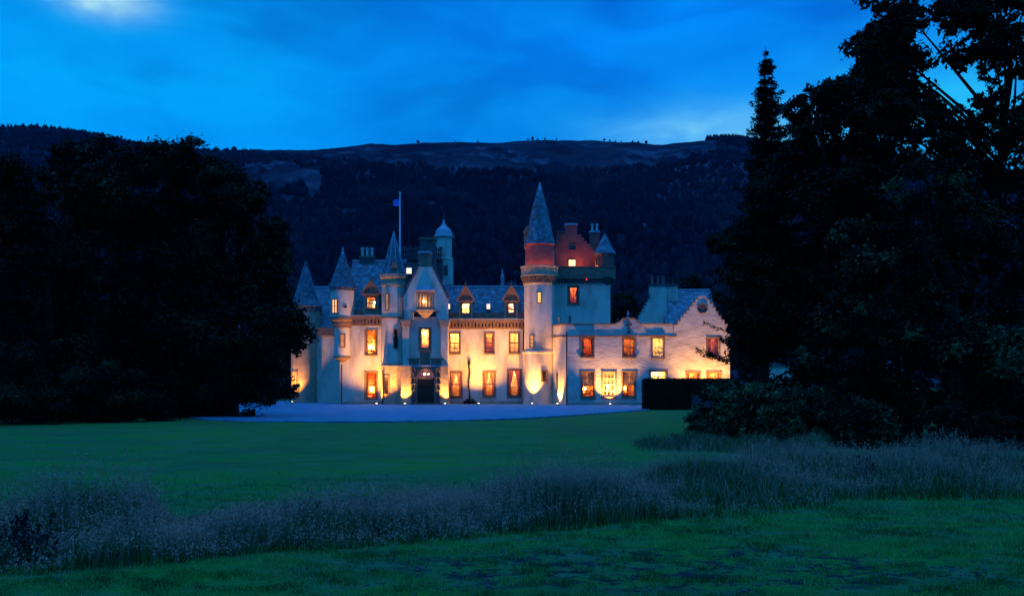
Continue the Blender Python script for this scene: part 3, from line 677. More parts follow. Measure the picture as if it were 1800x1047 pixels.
# --- dark upper works behind the gable: openwork parapet, ogee turret
YR = 97.5
u = rect(703, 778, 457, 500, YR); dk = MB().box(u[0], u[1], YR, YR + 5, u[2] - 2, u[3]).build('tower', DSTONE, P)
bl = MB(); u = rect(703, 775, 437, 457, YR); bl.box(u[0], u[1], YR - .15, YR + .1, u[2], u[2] + .12); bl.box(u[0], u[1], YR - .15, YR + .1, u[3] - .12, u[3]); bl.box(u[0], u[1], YR - .12, YR + .05, (u[2] + u[3]) / 2 - .06, (u[2] + u[3]) / 2 + .06)
for k in range(19): xx = u[0] + (u[1] - u[0]) * k / 18; bl.box(xx - .06, xx + .06, YR - .10, YR + .04, u[2], u[3])
for k in range(9): xx = u[0] + (u[1] - u[0]) * k / 8; bl.box(xx - .16, xx + .16, YR - .15, YR + .1, u[3], u[3] + .18)
bl.build('openwork_parapet', DSTONE, dk)
bx, by = X(780, 98.5), 98.5
ot = MB(); ot.lathe(bx, by, [(.93, Z(500, 98)), (.93, Z(457, 98)), (.99, Z(456, 98)), (.99, Z(454, 98)), (.80, Z(453, 98)), (.80, Z(417, 98)), (.95, Z(415, 98))], 24); ot = ot.build('ogee_turret', HARL, P, True)
zb_ = Z(414.5, 98)
MB().lathe(bx, by, [(.80, zb_ - .06), (1.05, zb_ - .05), (1.03, zb_ + .02), (.88, zb_ + .1), (.82, zb_ + .35), (.74, zb_ + .6), (.55, zb_ + .82), (.32, zb_ + 1.0), (.18, zb_ + 1.25), (.1, zb_ + 1.55), (.07, zb_ + 1.7)], 20).build('ogee_dome', LEAD, ot, True)
MB().lathe(bx, by, [(.07, zb_ + 1.68), (.05, zb_ + 1.8), (.14, zb_ + 1.95), (.05, zb_ + 2.05), (.10, zb_ + 2.25), (.03, zb_ + 2.35), (.02, zb_ + 2.8), (.001, zb_ + 2.9)], 10).build('finial', IRON, ot, True)
flat_window(781, 786, 468, 482, by - .96, None, 1)
MB().lathe(X(883, 93), 94.2, [(.18, Z(505, 94)), (.18, Z(489, 94)), (.2, Z(486, 94)), (.12, Z(481, 94)), (.05, Z(478, 94)), (.09, Z(475, 94)), (.001, Z(470, 94))], 10).build('roof_ventilator', LEAD, P, True)
# flagpole
fpz = Z(462, 96.2); fpx_ = X(703, 96.2)
fpole = empty('flagpole', (fpx_, 96.2, fpz), 'tall white flagpole on the castle roof with a small blue flag', 'flagpole')
MB().tube([(fpx_, 96.2, fpz - 1), (fpx_, 96.2, Z(400, 96.2)), (fpx_, 96.2, Z(341, 96.2))], [.085, .075, .05], 8).build('pole', WHITEP, fpole, True)
MB().ball((fpx_, 96.2, Z(340, 96.2) + .04), .10, 8, 6).build('truck', WHITEP, fpole, True)
fv = []; 
for i in range(9):
    for j in range(4):
        s = i / 8; fv.append((fpx_ - .04 - s * .62, 96.2 + .12 * math.sin(s * 6 + j * .5), Z(347, 96.2) - j * .26 * (1 - .35 * s) - s * .35 - .05 * math.sin(s * 5)))
MB().add(fv, [(i * 4 + j, (i + 1) * 4 + j, (i + 1) * 4 + j + 1, i * 4 + j + 1) for i in range(8) for j in range(3)]).build('flag', FLAGM, fpole, True)

# --- the round tower
kx, ky, kr = X(948.5, 89), 89.4, 1.37
tw = wall('round_tower', HARL, P, cyl(kx, ky, kr), -math.pi * kr, math.pi * kr, Z(618, 88), Z(495, 88), [], step=.12)
MB().lathe(kx - .07, ky, [(kr + .05, 0), (kr + .05, Z(621, 88)), (kr + .12, Z(620, 88)), (kr + .12, Z(617, 88)), (kr - .02, Z(615.5, 88))], 48).build('tower_base', HARL, tw, True)
zc = lambda p: Z(p, 87.8)
MB().lathe(kx, ky, [(kr, zc(498)), (kr + .08, zc(497)), (kr + .08, zc(495)), (kr + .02, zc(494.5)), (kr + .02, zc(484)), (kr + .33, zc(483.5)), (kr + .33, zc(481)), (kr + .28, zc(480.5)), (kr + .28, zc(468)), (kr + .36, zc(467.5)), (kr + .36, zc(465)), (kr + .26, zc(464.8)), (kr + .26, zc(481)), (0.1, zc(481))], 48).build('parapet', STONEL, tw)
kb = MB()
for row, (o1, p0, p1) in enumerate(((.16, 494, 489), (.28, 489, 484))):
    for k in range(26):
        a = 2 * math.pi * (k + .5 * row) / 26; f = cyl(kx, ky, kr + o1); r_ = kr + o1; kb.fbox(f, (a - .075) * r_, (a + .075) * r_, zc(p0), zc(p1), 0, o1 + .02)
kb.build('corbel', STONE, tw)
drx = X(949, 89)
MB().lathe(drx, ky, [(1.31, zc(483)), (1.31, zc(428)), (1.38, zc(427)), (1.38, zc(425))], 40).build('drum', REDH, tw, True)
MB().lathe(drx, ky, [(1.30, zc(425)), (1.42, zc(426.5)), (1.40, zc(424)), (1.05, zc(395)), (.70, zc(363)), (.32, zc(334)), (.04, zc(316))], 32).build('spire', SLATE, tw)
MB().lathe(drx, ky, [(.34, zc(336)), (.2, zc(326)), (.02, zc(313))], 16).build('lead_cap', LEAD, tw, True)
# stone lucarne on the left of the spire
lx = drx - 1.30; lc = MB(); lc.box(lx - .12, lx + .4, ky - .5, ky + .2, zc(432), zc(404)); lc.prism([(lx - .18, zc(404)), (lx + .5, zc(404)), (lx + .14, zc(392))], ky - .55, ky + .25); lc.build('lucarne', STONE, tw)
tower_window(kx, ky, kr, 945.5, 950.5, 514, 531, ((1, .6, .15), 1.4), 4, 2)
tower_window(kx, ky, kr, 932.5, 937.5, 590, 609, ((1, .45, .12), .35), 3, 1)
tower_window(kx - .07, ky, kr + .05, 953, 960, 652, 669, None, 2, 1, sw=.12)
# --- keep
YK = 91.0; fk = planar(YK); kh = [rect(1000, 1016, 504, 533, YK)]
kz0, kz1 = 4.0, Z(500, YK)
kp = wall('keep', HARL, P, fk, X(972, YK), X(1073, YK), kz0, Z(492, YK), kh)
a, c = X(972, YK), X(1073, YK); ztk = Z(492, YK)
MB().add([(c, YK, kz0), (c, YK + 6, kz0), (c, YK + 6, ztk), (c, YK, ztk), (a, YK, kz0), (a, YK + 6, kz0), (a, YK + 6, ztk), (a, YK, ztk)], [(0, 1, 2, 3), (4, 5, 6, 7), (3, 2, 6, 7)]).build('side_wall', HARL, kp)
window(P, fk, kh[0], nx=2, nz=4, room='orange', cur='red_thin', L_=60, sw=.14)
pk = MB(); a, c = X(977, YK - .4), X(1082, YK - .4); z0, z1 = Z(487, YK - .4), Z(470, YK - .4)
pk.box(a, c, YK - .4, YK - .12, z0, z1); pk.box(c - .28, c, YK - .12, YK + 6.2, z0, z1); pk.box(a - .3, c + .04, YK - .46, YK - .08, z1 + .002, z1 + .09); pk.box(a, c + .02, YK - .44, YK + 6.2, z0 - .12, z0 - .002)
pk.build('parapet', STONE, kp)
ck = MB(); 
for k in range(22):
    u = a + (c - a) * (k + .5) / 22; ck.box(u - .07, u + .07, YK - .36, YK + .02, z0 - .32, z0 - .125); ck.box(u - .07, u + .07, YK - .2, YK + .02, z0 - .52, z0 - .325)
for k in range(12):
    v = YK + .2 + k * .5; ck.box(c - .35, c - .02, v - .07, v + .07, z0 - .5, z0 - .125)
ck.build('corbel', DSTONE, kp)
MB().lathe(X(1068, YK), YK + .15, [(.05, Z(503, YK)), (.4, Z(497, YK)), (.45, Z(494, YK)), (.72, Z(490, YK)), (.76, Z(488, YK))], 20).build('round_corbel', DSTONE, kp)
YC = 92.2
cpts = [(977, 472), (977, 433), (983, 424), (983, 424), (993, 412), (1016, 412), (1028, 428), (1046, 446), (1046, 472)]
cpts = [p for i, p in enumerate(cpts) if i == 0 or p != cpts[i - 1]]
ch_ = MB().prism([(X(a, YC), Z(c, YC)) for a, c in cpts], YC, YC + 3.6).build('cap_house', REDH, P)
MB().box(X(1046, YC), X(1078, YC), YC + .6, YC + 3.5, Z(480, YC), Z(447, YC)).build('cap_house_wing', REDH, ch_)
cs = MB()
for k in range(5):
    s = k / 5; px = 978 + 14 * s; py = 434 - 22 * s; cs.box(X(px - 1.2, YC), X(px + 2.6, YC), YC - .06, YC + .4, Z(py + 2, YC), Z(py - 5, YC))
cs.build('crow_step', REDH, ch_); cs = MB()
for k in range(6):
    s = (k + .5) / 6; px = 1017 + 29 * s; py = 413 + 33 * s; cs.box(X(px - 2.8, YC), X(px + 2.4, YC), YC - .05, YC + .40, Z(py + 3.5, YC), Z(py - 3.6, YC))
cs.build('crow_step', REDH, ch_)
chimney(994, 1014.5, 392, 413, YC + .02, .9, REDH, 0, cap=LEAD, par=P)
chimney(978, 992, 405, 440, YC + 2.5, .9, REDH, 0, cap=DSTONE)
chimney(1037.5, 1054, 405, 450, YC + 2.0, .8, REDH, 2, CLAYP, 13, cap=LEAD, pr=.14)
flat_window(1000, 1011, 457, 467, YC, ((1, .68, .28), 3.0), 3, 3)
flat_window(1001, 1012, 431, 439, YC, None, 1, 1, m=REDH, sw=.05)
bx2, by2 = X(1063.5, YK + .3), YK + .55; br2 = .88; zq = lambda p: Z(p, YK)
bt = MB(); bt.lathe(bx2, by2, [(br2, zq(487)), (br2, zq(447))], 28); bt = bt.build('bartizan', REDH, P, True)
MB().lathe(bx2, by2, [(br2, zq(448)), (br2 + .16, zq(447)), (br2 + .2, zq(445)), (br2 * .78, zq(434)), (br2 * .42, zq(420)), (.04, zq(409)), (.02, zq(404))], 24).build('spire', SLATE, bt)
tower_window(bx2, by2, br2, 1049, 1052, 453, 466, None, 1, 1, m=STONE, sw=.05)
tower_window(bx2, by2, br2, 1075.5, 1078.5, 450, 467, None, 1, 1, m=STONE, sw=.05)
MB().ball((X(1031, YK - .5), YK - .5, Z(491, YK - .5)), .045, 8, 5).build('warning_light', mat('red_lamp', (1, .05, .05), .5, emis=(1, .02, .02), es=6), P, True)
# --- right wing
YRW = 85.2; frw = planar(YRW)
RW = [(1023, 1042.5, 594, 626), (1096, 1115, 594, 626), (1147, 1166.5, 594, 627), (1243.5, 1263.5, 594, 627),
      (1023, 1044, 654, 698), (1060, 1081, 654, 697), (1095, 1116, 654, 697), (1143.5, 1171.5, 652, 670), (1208, 1230, 654, 697), (1243, 1265.5, 654, 697)]
hw = [rect(*q, YRW) for q in RW]
xa, xb = X(998, YRW), X(1283, YRW); zpar = Z(585, YRW)
wall('front_wall', HARLR, P, frw, xa, xb, 0, zpar, hw)
kws = [dict(nx=3, nz=4, room='red', cur='gold_thin', L_=260, hood=True), dict(nx=3, nz=4, room='orange', cur=None, L_=170, hood=True),
       dict(nx=3, nz=4, room='yellow', cur='blind', L_=500, hood=True, sash=SASHW), dict(nx=2, nz=3, room='red', cur='red_wide', L_=210),
       dict(nx=3, nz=4, room='orange', cur='shade', L_=170, bulb=(.3, .35)), dict(nx=3, nz=4, room='cream', cur='shade', L_=200, bulb=(.5, .4), sash=SASHW),
       dict(nx=3, nz=4, room='orange', cur='shade', L_=200, bulb=(.25, .35)), dict(nx=4, nz=2, room='yellow', cur=None, L_=420, sash=SASHW),
       dict(nx=2, nz=4, room='orange', cur='red_thin', L_=260), dict(nx=3, nz=4, room='orange', cur='gold_thin', L_=260)]
for h, kw in zip(hw, kws):
    kw.setdefault('sw', .13); window(P, frw, h, **kw)
pm_ = MB(); pr_ = [(998, 585), (1183, 585), (1183, 570), (1128, 570), (1126, 566), (1119, 564), (1114, 560), (1096, 560), (1091, 564), (1084, 566), (1082, 570), (998, 570)]
pm_.prism([(X(a, YRW), Z(c, YRW)) for a, c in pr_], YRW, YRW + .4); pw = pm_.build('parapet', HARLR, P)
cc = MB()
for a, c, d_, e in ((998, 1083, 570, 570), (1127, 1183, 570, 570), (1096, 1114, 560, 560)):
    cc.box(X(a, YRW), X(c, YRW), YRW - .07, YRW + .46, Z(d_, YRW), Z(d_ - 2, YRW))
for (a, c), (e, g) in (((1082, 569), (1091, 564)), ((1091, 563), (1096, 559)), ((1128, 569), (1119, 564)), ((1119, 563), (1114, 559))):
    cc.beam((X(a, YRW), YRW + .2, Z(c, YRW)), (X(e, YRW), YRW + .2, Z(g, YRW)), .54, .1)
cc.build('coping', STONE, pw)
sc_ = MB()
for a, c in ((998, 1017), (1049, 1090), (1122, 1141), (1173, 1190)): sc_.box(X(a, YRW), X(c, YRW), YRW - .06, YRW + .02, Z(591.5, YRW), Z(589.5, YRW))
sc_.build('string_course', STONE, P)
cr = MB(); u = X(1105.5, YRW); z = Z(583, YRW); cr.box(u - .07, u + .07, YRW - .08, YRW - .002, z, z + .95); cr.box(u - .26, u + .26, YRW - .07, YRW - .003, z + .55, z + .7); cr.box(u - .14, u + .14, YRW - .075, YRW - .0025, z - .1, z + .05); cr.build('relief_cross', DSTONE, pw)
def finial(px, py, Y, s=1, m=STONE, par=pw):
    x_, z = X(px, Y), Z(py, Y); return MB().lathe(x_, Y + .2, [(.16 * s, z - .05), (.16 * s, z + .1 * s), (.06 * s, z + .16 * s), (.17 * s, z + .38 * s), (.08 * s, z + .55 * s), (.09 * s, z + .62 * s), (.001, z + .78 * s)], 10).build('finial', m, par, True)
finial(1104.5, 558, YRW, .8, LEAD); finial(1086, 567, YRW, .5)
# canted recess between tower and wing
fcant, Lc = canted((X(971, 88.6), 88.6), (xa, YRW))
wall('canted_wall', HARL, P, fcant, 0, Lc, 0, Z(572, 87), [])
MB().fbox(fcant, -.1, Lc + .02, Z(592.5, 87), Z(590, 87), -.07, .02).build('string_course', STONE, P); cw = MB(); cw.fbox(fcant, -.1, Lc + .05, Z(572, 87), Z(569.5, 87), -.08, .25); cw.build('coping', STONE, P)
nw = MB(); nw.fbox(fcant, 1.0, 1.35, Z(690, 87), Z(655, 87), -.02, .1); nw.build('narrow_window', DARKGLASS, P)
for px in (984, 1002): finial(px, 565, 86.6, .8, STONEL if px < 990 else DSTONE)
MB().box(X(985, 88), xb - .2, YRW + .4, 91, 5.9, 6.0).build('flat_roof', LEAD, P)
# right gable with crow steps
gs = [(1183, 585), (1283, 585)]
right = []; left = []
for k in range(9):
    px = 1284 - k * 5.2; py = 585 - k * 7.4
    right += [(px, py), (px, py - 7.4)]
for k in range(9):
    px = 1186 + k * 5.2; py = 577 - k * 6.5
    left += [(px, py), (px, py - 6.5)] if k else [(px - 2, 584.9), (px - 2, py - 6.5)]
top = [(1240.5, 519), (1229, 519)]
poly = [(1184, 585)] + [(1284, 585)] + right[1:-1] + top + [p for p in reversed(left)][0:-1]
gg = MB().prism([(X(a, YRW), Z(c, YRW)) for a, c in poly], YRW, YRW + .45).build('crow_stepped_gable', HARLR, P)
cs1, cs2 = MB(), MB()
for k in range(1, 9):
    px = 1284 - k * 5.2; py = 585 - k * 7.4; cs1.box(X(px - .5, YRW), X(px + 5.6, YRW), YRW - .05, YRW + .5, Z(py + .2, YRW), Z(py - 1.6, YRW))
    px = 1186 + k * 5.2; py = 577 - k * 6.5; cs2.box(X(px - 5.8, YRW), X(px + .2, YRW), YRW - .05, YRW + .5, Z(py + .2, YRW), Z(py - 1.6, YRW))
cs1.build('crow_step', STONE, gg); cs2.build('crow_step', STONE, gg)
rn = MB(); q = (X(1234.5, YRW), Z(541.5, YRW)); rn.tube([(q[0] + .42 * math.cos(k * math.pi / 12), YRW - .03, q[1] + .42 * math.sin(k * math.pi / 12)) for k in range(25)], .05, 8)
rd = rn.build('roundel', STONE, gg, True)
MB().prism([(q[0] + .4 * math.cos(-k * math.pi / 12), q[1] + .4 * math.sin(-k * math.pi / 12)) for k in range(24)], YRW - .02, YRW + .01).build('roundel_panel', DSTONE, gg)
g3 = MB(); a, c, e = X(1186, YRW), X(1283, YRW), X(1234.5, YRW); zz, za = Z(582, YRW), Z(524, YRW)
g3.add([(a, YRW + .45, zz), (e, YRW + .45, za), (c, YRW + .45, zz), (a, 95, zz), (e, 95, za), (c, 95, zz)], [(0, 1, 4, 3), (1, 2, 5, 4), (3, 4, 5)]); g3.build('roof', SLATE, P)
roof_slope('roof', X(1168, 88), X(1262, 88), 87.2, Z(572, 87), 91.5, Z(510, 91.5), SLATE)
# stepped chimney gable
YCG = 88.3
pl = [(1118, 574), (1172, 574), (1172, 505), (1144, 505)]
st_ = []
for k in range(8):
    px = 1142 - k * 3.2; py = 529 + k * 5.6; st_ += [(px, py), (px - 3.2, py)] if False else [(px + 2, py - 5.6 if k == 0 else py - 5.6), (px + 2 - 3.2, py - 5.6)]
pl = [(1116, 574), (1172, 574), (1172, 516), (1144, 516), (1144, 524)] 
for k in range(8): pl += [(1144 - k * 3.4, 524 + k * 6), (1144 - (k + 1) * 3.4, 524 + k * 6)]
pl = [pl[0], pl[1], pl[2], pl[3]] + pl[5:]
cgp = []
for p in pl:
    if not cgp or p != cgp[-1]: cgp.append(p)
cg = MB().prism([(X(a, YCG), Z(c, YCG)) for a, c in cgp], YCG, YCG + .9).build('chimney_gable', HARL, P)
css = MB()
for k in range(8): css.box(X(1144 - (k + 1) * 3.4 - .6, YCG), X(1144 - k * 3.4 - .2, YCG), YCG - .05, YCG + .95, Z(524 + k * 6, YCG), Z(522.5 + k * 6, YCG))
css.build('crow_step', DSTONE, cg)
chimney(1143, 1172, 499, 516.2, YCG + .001, .9, HARL, 3, TERRA, 15, cap=DSTONE, pr=.15)
chimney(1175.5, 1192, 499, 548, 90.2, .9, HARL, 1, IRON, 8, cap=DSTONE)
# drainpipes
for px, Y, y0 in ((600.5, 89.3, 640), (996, 85.3, 583), (920, 89.7, 577), (671.5, 89.2, 560), (673, 87.85, 650), (708.5, 88.15, 525)):
    y1 = 712 if Y != 88.15 else 562
    MB().tube([(X(px, Y), Y - .08, max(.02, Z(y1, Y))), (X(px, Y), Y - .08, Z(y0, Y))], .055, 8).build('drainpipe', IRON, P, True)
# base plinths
for a, c, Y, h in ((788.6, 918, YM, .32), (998, 1283, YRW, .28), (603, 669, YL, .3)): MB().box(X(a, Y), X(c, Y), Y - .06, Y + .02, 0, h).build('plinth', STONEL, P)

# ------------------------------------------------------------------ floodlights
WARM = (1.0, .44, .06)
LENS = mat('lit_lens', (1, .8, .5), .3, emis=(1, .72, .40), es=12)
fl_n = 0
def flood(px, Y, out, W, ang, tilt=0, lean=12, label='', blend=.6, size=.06, swing=0):
    x_ = X(px, Y); y_ = Y - out; z_ = .10
    e = empty('floodlight', (x_, y_, .075), label, 'floodlight', 'floodlights along the foot of the castle walls')
    MB().lathe(x_, y_, [(.12, .07), (.13, .12), (.12, .17), (.10, .175), (.095, .15)], 14).build('housing', IRON, e, True)
    MB().lathe(x_, y_, [(.095, .162), (.08, .18), (.05, .20), (.001, .21)], 14).build('lens', LENS, e, True)
    ld = bpy.data.lights.new('flood_beam', 'SPOT'); ld.energy = W; ld.color = WARM; ld.spot_size = R(ang); ld.spot_blend = blend; ld.shadow_soft_size = size
    lo = bpy.data.objects.new('flood_beam', ld); C.objects.link(lo); lo.parent = e; lo.location = (0, 0, .20)
    d = Vector((math.sin(R(tilt)), math.sin(R(lean)), 1)); lo.rotation_euler = (-d).to_track_quat('Z', 'Y').to_euler()
flood(516, 95.9, .8, 2400, 85, label='floodlight at the foot of the round tower under the left tree', lean=12)
flood(713, YP, .55, 1300, 95, label='floodlight just left of the front door', lean=10, tilt=-6)
flood(783, YP, .55, 1300, 95, label='floodlight just right of the front door', lean=10, tilt=6)
flood(843, YM, 2.3, 4900, 128, label='floodlight between the two ground floor windows right of the bare climber', lean=5, blend=1)
flood(935, ky - kr, .75, 3800, 75, label='floodlight at the foot of the tall round tower', lean=11, tilt=-2)
flood(979, 87.5, .75, 2800, 85, label='floodlight in the angle between round tower and right wing', lean=8, tilt=22)
flood(1071, YRW, .7, 3200, 105, label='floodlight below the middle ground floor window of the right wing', lean=7)
flood(1236, YRW, 1.6, 4200, 115, label='floodlight behind the hedge at the foot of the stepped gable', lean=9)
flood(668, YL, 2.3, 3900, 135, label='floodlight below the narrow lit window left of the porch', lean=6, tilt=-4, blend=1)

def roof_flood(x_, y_, z_, W, tgt, ang=120):
    o = MB().lathe(x_, y_, [(.001, z_), (.07, z_), (.09, z_ + .08), (.07, z_ + .1)], 10).build('roof_floodlight', IRON, P)
    ld = bpy.data.lights.new('roof_beam', 'SPOT'); ld.energy = W; ld.color = WARM; ld.spot_size = R(ang); ld.spot_blend = 1; ld.shadow_soft_size = .2
    lo = bpy.data.objects.new('roof_beam', ld); C.objects.link(lo); lo.parent = o; rl = rootloc(P); lo.location = (x_ - rl.x, y_ - rl.y, z_ + .14 - rl.z)
    lo.rotation_euler = (Vector((x_, y_, z_ + .14)) - Vector(tgt)).to_track_quat('Z', 'Y').to_euler()
roof_flood(X(1014, YK), YK + .1, Z(478, YK), 85, (X(1012, YC), YC, Z(440, YC)), 150)
roof_flood(X(1041, YK), YK + .08, Z(478, YK), 150, (X(1060, YK), YK + .2, Z(456, YK)), 110)
for a_ in range(-75, 76, 25): roof_flood(drx + 1.53 * math.sin(R(a_)), ky - 1.53 * math.cos(R(a_)), zc(481), 105, (drx + 1.36 * math.sin(R(a_)), ky - 1.36 * math.cos(R(a_)), zc(430)), 70)
# ------------------------------------------------------------------ foliage
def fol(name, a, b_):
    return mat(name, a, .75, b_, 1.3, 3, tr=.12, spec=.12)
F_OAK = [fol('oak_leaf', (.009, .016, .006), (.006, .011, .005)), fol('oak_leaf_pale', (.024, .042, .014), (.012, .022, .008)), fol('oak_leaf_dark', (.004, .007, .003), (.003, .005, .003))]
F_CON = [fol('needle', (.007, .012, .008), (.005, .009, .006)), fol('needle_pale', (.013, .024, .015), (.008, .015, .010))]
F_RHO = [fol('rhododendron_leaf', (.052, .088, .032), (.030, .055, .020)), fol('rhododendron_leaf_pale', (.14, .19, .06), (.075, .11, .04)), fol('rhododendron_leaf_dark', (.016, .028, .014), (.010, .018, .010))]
BARK = mat('bark', (.035, .026, .022), .95, (.02, .015, .013), 6, 4, .03, 12)
def leaves(P_, Nrm, s, asp=.5):
    """rhombic folded leaves: P_ (n,3), Nrm (n,3)"""
    n = len(P_); r = rng.normal(size=(n, 3)); a = np.cross(Nrm, r); a /= np.linalg.norm(a, axis=1)[:, None] + 1e-9
    b_ = np.cross(Nrm, a); ss = (s * rng.uniform(.6, 1.3, n))[:, None]
    v = np.stack([P_ - a * ss * .5, P_ + b_ * ss * asp * .5 + Nrm * ss * .08, P_ + a * ss * .5, P_ - b_ * ss * asp * .5 + Nrm * ss * .08], 1)
    return v
def clump_crown(blobs, leaf, dens, sub=.33, gap=0.0):
    Vs = []; MI = []
    for (cx, cy, cz, rx, rz) in blobs:
        ns = int(22 * (1 - gap)); per = max(6, int(dens * 62 * rx * rz / leaf ** 2 / 22))
        for k in range(ns):
            d = rng.normal(size=3); d /= np.linalg.norm(d); rad = rng.uniform(.45, 1.0) ** .6
            c = np.array([cx, cy, cz]) + d * np.array([rx, rx, rz]) * rad
            sr = sub * rx * rng.uniform(.6, 1.3)
            q = rng.normal(size=(per, 3)) * sr * np.array([.62, .62, .42])
            nn = q / (np.linalg.norm(q, axis=1)[:, None] + 1e-6) + rng.normal(size=(per, 3)) * .7 + np.array([0, 0, .7])
            nn /= np.linalg.norm(nn, axis=1)[:, None]
            Vs.append(leaves(c + q, nn, leaf)); MI.append(np.full(per, rng.choice(3, p=[.42, .20, .38])))
    V = np.concatenate(Vs); n = len(V)
    return V.reshape(-1, 3), np.arange(n * 4).reshape(n, 4), np.concatenate(MI)
def tree(name, label, base, blobs, leaf, dens, mats=F_OAK, tr=.45, cat='tree', group=None, sub=.33, gap=0.0, limbs=True, minz=0):
    e = empty(name, (base[0], base[1], 0), label, cat, group)
    V, F, mi = clump_crown(blobs, leaf, dens, sub, gap); V[:, 2] = np.maximum(V[:, 2], minz + .03)
    np_mesh('crown', V, F, mats, e, mi)
    top = max(b_[2] for b_ in blobs); t = MB(); n = 7; tp = []
    for k in range(n): s = k / (n - 1); tp.append((base[0] + .5 * math.sin(s * 3 + base[0]) * s, base[1] + .4 * math.cos(s * 4) * s, -.2 + (top * .9) * s))
    t.tube(tp, [tr * (1.25 if k == 0 else 1) * (1 - .82 * k / (n - 1)) for k in range(n)], 10)
    if limbs:
        for bl in blobs[::2]:
            c = Vector(bl[:3]); s = min(.88, max(.2, (c.z / top) * .6 if tr > .3 else (c.z / top) * .82)); i = s * (n - 1); p = Vector(tp[int(i)]).lerp(Vector(tp[min(n - 1, int(i) + 1)]), i - int(i))
            m_ = p.lerp(c, .5) + Vector((random.uniform(-.5, .5), random.uniform(-.5, .5), -.3 + random.uniform(0, .9)))
            t.tube([p, m_, c, c + (c - m_) * .15], [tr * .30, tr * .17, tr * .07, .015], 6)
            for q in range(3):
                g_ = c + Vector((random.uniform(-1, 1) * bl[3], random.uniform(-1, 1) * bl[3], random.uniform(-.5, 1) * bl[4])) * .8
                t.tube([m_.lerp(c, .6), m_.lerp(g_, .7) + Vector((0, 0, .2)), g_], [tr * .07, tr * .05, .012], 5)
    t.build('trunk', BARK, e, True)
    return e
def BL(lst, Y, dy=2.5, extra=1):
    """blobs from a list of (px, py, r_px) seen at distance Y, given real depth"""
    o = []
    for q in lst:
        px, py, r = q[:3]
        for k in range(extra):
            yy = Y + random.uniform(-dy, dy); o.append((X(px, Y), yy, Z(py, Y), r * Y / FPX, r * Y / FPX * .85))
    return o
# left-hand trees
tree('broadleaf_tree', 'big dark broadleaf tree with the highest domed crown, left of the castle', (X(230, 58), 58),
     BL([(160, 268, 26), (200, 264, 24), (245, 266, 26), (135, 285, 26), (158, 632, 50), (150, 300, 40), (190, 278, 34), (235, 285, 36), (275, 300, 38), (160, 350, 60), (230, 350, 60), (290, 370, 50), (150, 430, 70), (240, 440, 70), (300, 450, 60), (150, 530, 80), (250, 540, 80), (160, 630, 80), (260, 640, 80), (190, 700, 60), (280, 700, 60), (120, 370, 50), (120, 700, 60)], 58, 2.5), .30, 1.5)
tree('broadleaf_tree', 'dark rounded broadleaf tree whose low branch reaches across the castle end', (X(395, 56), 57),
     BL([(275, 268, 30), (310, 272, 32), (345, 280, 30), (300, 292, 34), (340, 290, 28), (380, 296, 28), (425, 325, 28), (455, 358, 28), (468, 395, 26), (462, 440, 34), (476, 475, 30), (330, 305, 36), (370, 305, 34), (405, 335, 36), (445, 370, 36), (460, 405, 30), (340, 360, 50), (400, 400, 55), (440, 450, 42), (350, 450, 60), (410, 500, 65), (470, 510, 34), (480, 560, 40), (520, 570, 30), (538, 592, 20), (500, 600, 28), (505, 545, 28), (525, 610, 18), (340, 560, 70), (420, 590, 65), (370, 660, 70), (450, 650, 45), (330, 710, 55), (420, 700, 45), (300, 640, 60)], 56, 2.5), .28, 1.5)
tree('broadleaf_tree', 'shadowy broadleaf tree at the left edge of the view, lower than its neighbour', (X(60, 52), 53),
     BL([(15, 330, 40), (60, 325, 36), (100, 340, 34), (10, 400, 60), (80, 400, 55), (20, 490, 70), (90, 480, 70), (10, 590, 70), (90, 590, 75), (20, 680, 65), (100, 680, 70), (-40, 450, 80), (-60, 600, 90)], 53, 2.5), .30, 1.5)
def undergrowth(lab, lst, Y, leaf=.16, mats=F_OAK, dens=1.6, name='shrub', dy=1.2, cat='shrub', grp=None):
    bl = [(a, b_, max(c, e_ * .55), d_, e_) for a, b_, c, d_, e_ in BL(lst, Y, dy)]
    e = empty(name, (bl[0][0], Y, 0), lab, cat, grp)
    V, F, mi = clump_crown(bl, leaf, dens, .3); V[:, 2] = np.maximum(V[:, 2], .04); np_mesh('foliage', V, F, mats, e, mi)
    t = MB()
    for b_ in bl: t.tube([(bl[0][0], Y, -.05), (b_[0] + .15, b_[1], b_[2] * .5), (b_[0], b_[1], b_[2])], [.05, .035, .015], 5)
    t.build('stem', BARK, e); return e
undergrowth('dark shrub under the trees at the lawn edge, farthest left', [(20, 700, 50), (80, 715, 45), (40, 660, 60), (-20, 690, 60)], 48)
undergrowth('dark shrub under the highest domed tree at the lawn edge', [(150, 715, 45), (210, 720, 40), (265, 722, 36), (180, 680, 50), (240, 690, 45)], 50)
undergrowth('low dark shrub beside the left corner of the gravel', [(310, 722, 26), (345, 716, 24), (290, 700, 40), (380, 700, 30)], 56)
undergrowth('small dark shrub in the distance left of the castle wall', [(440, 695, 22), (470, 690, 24), (495, 680, 26), (400, 690, 26)], 78, .2)
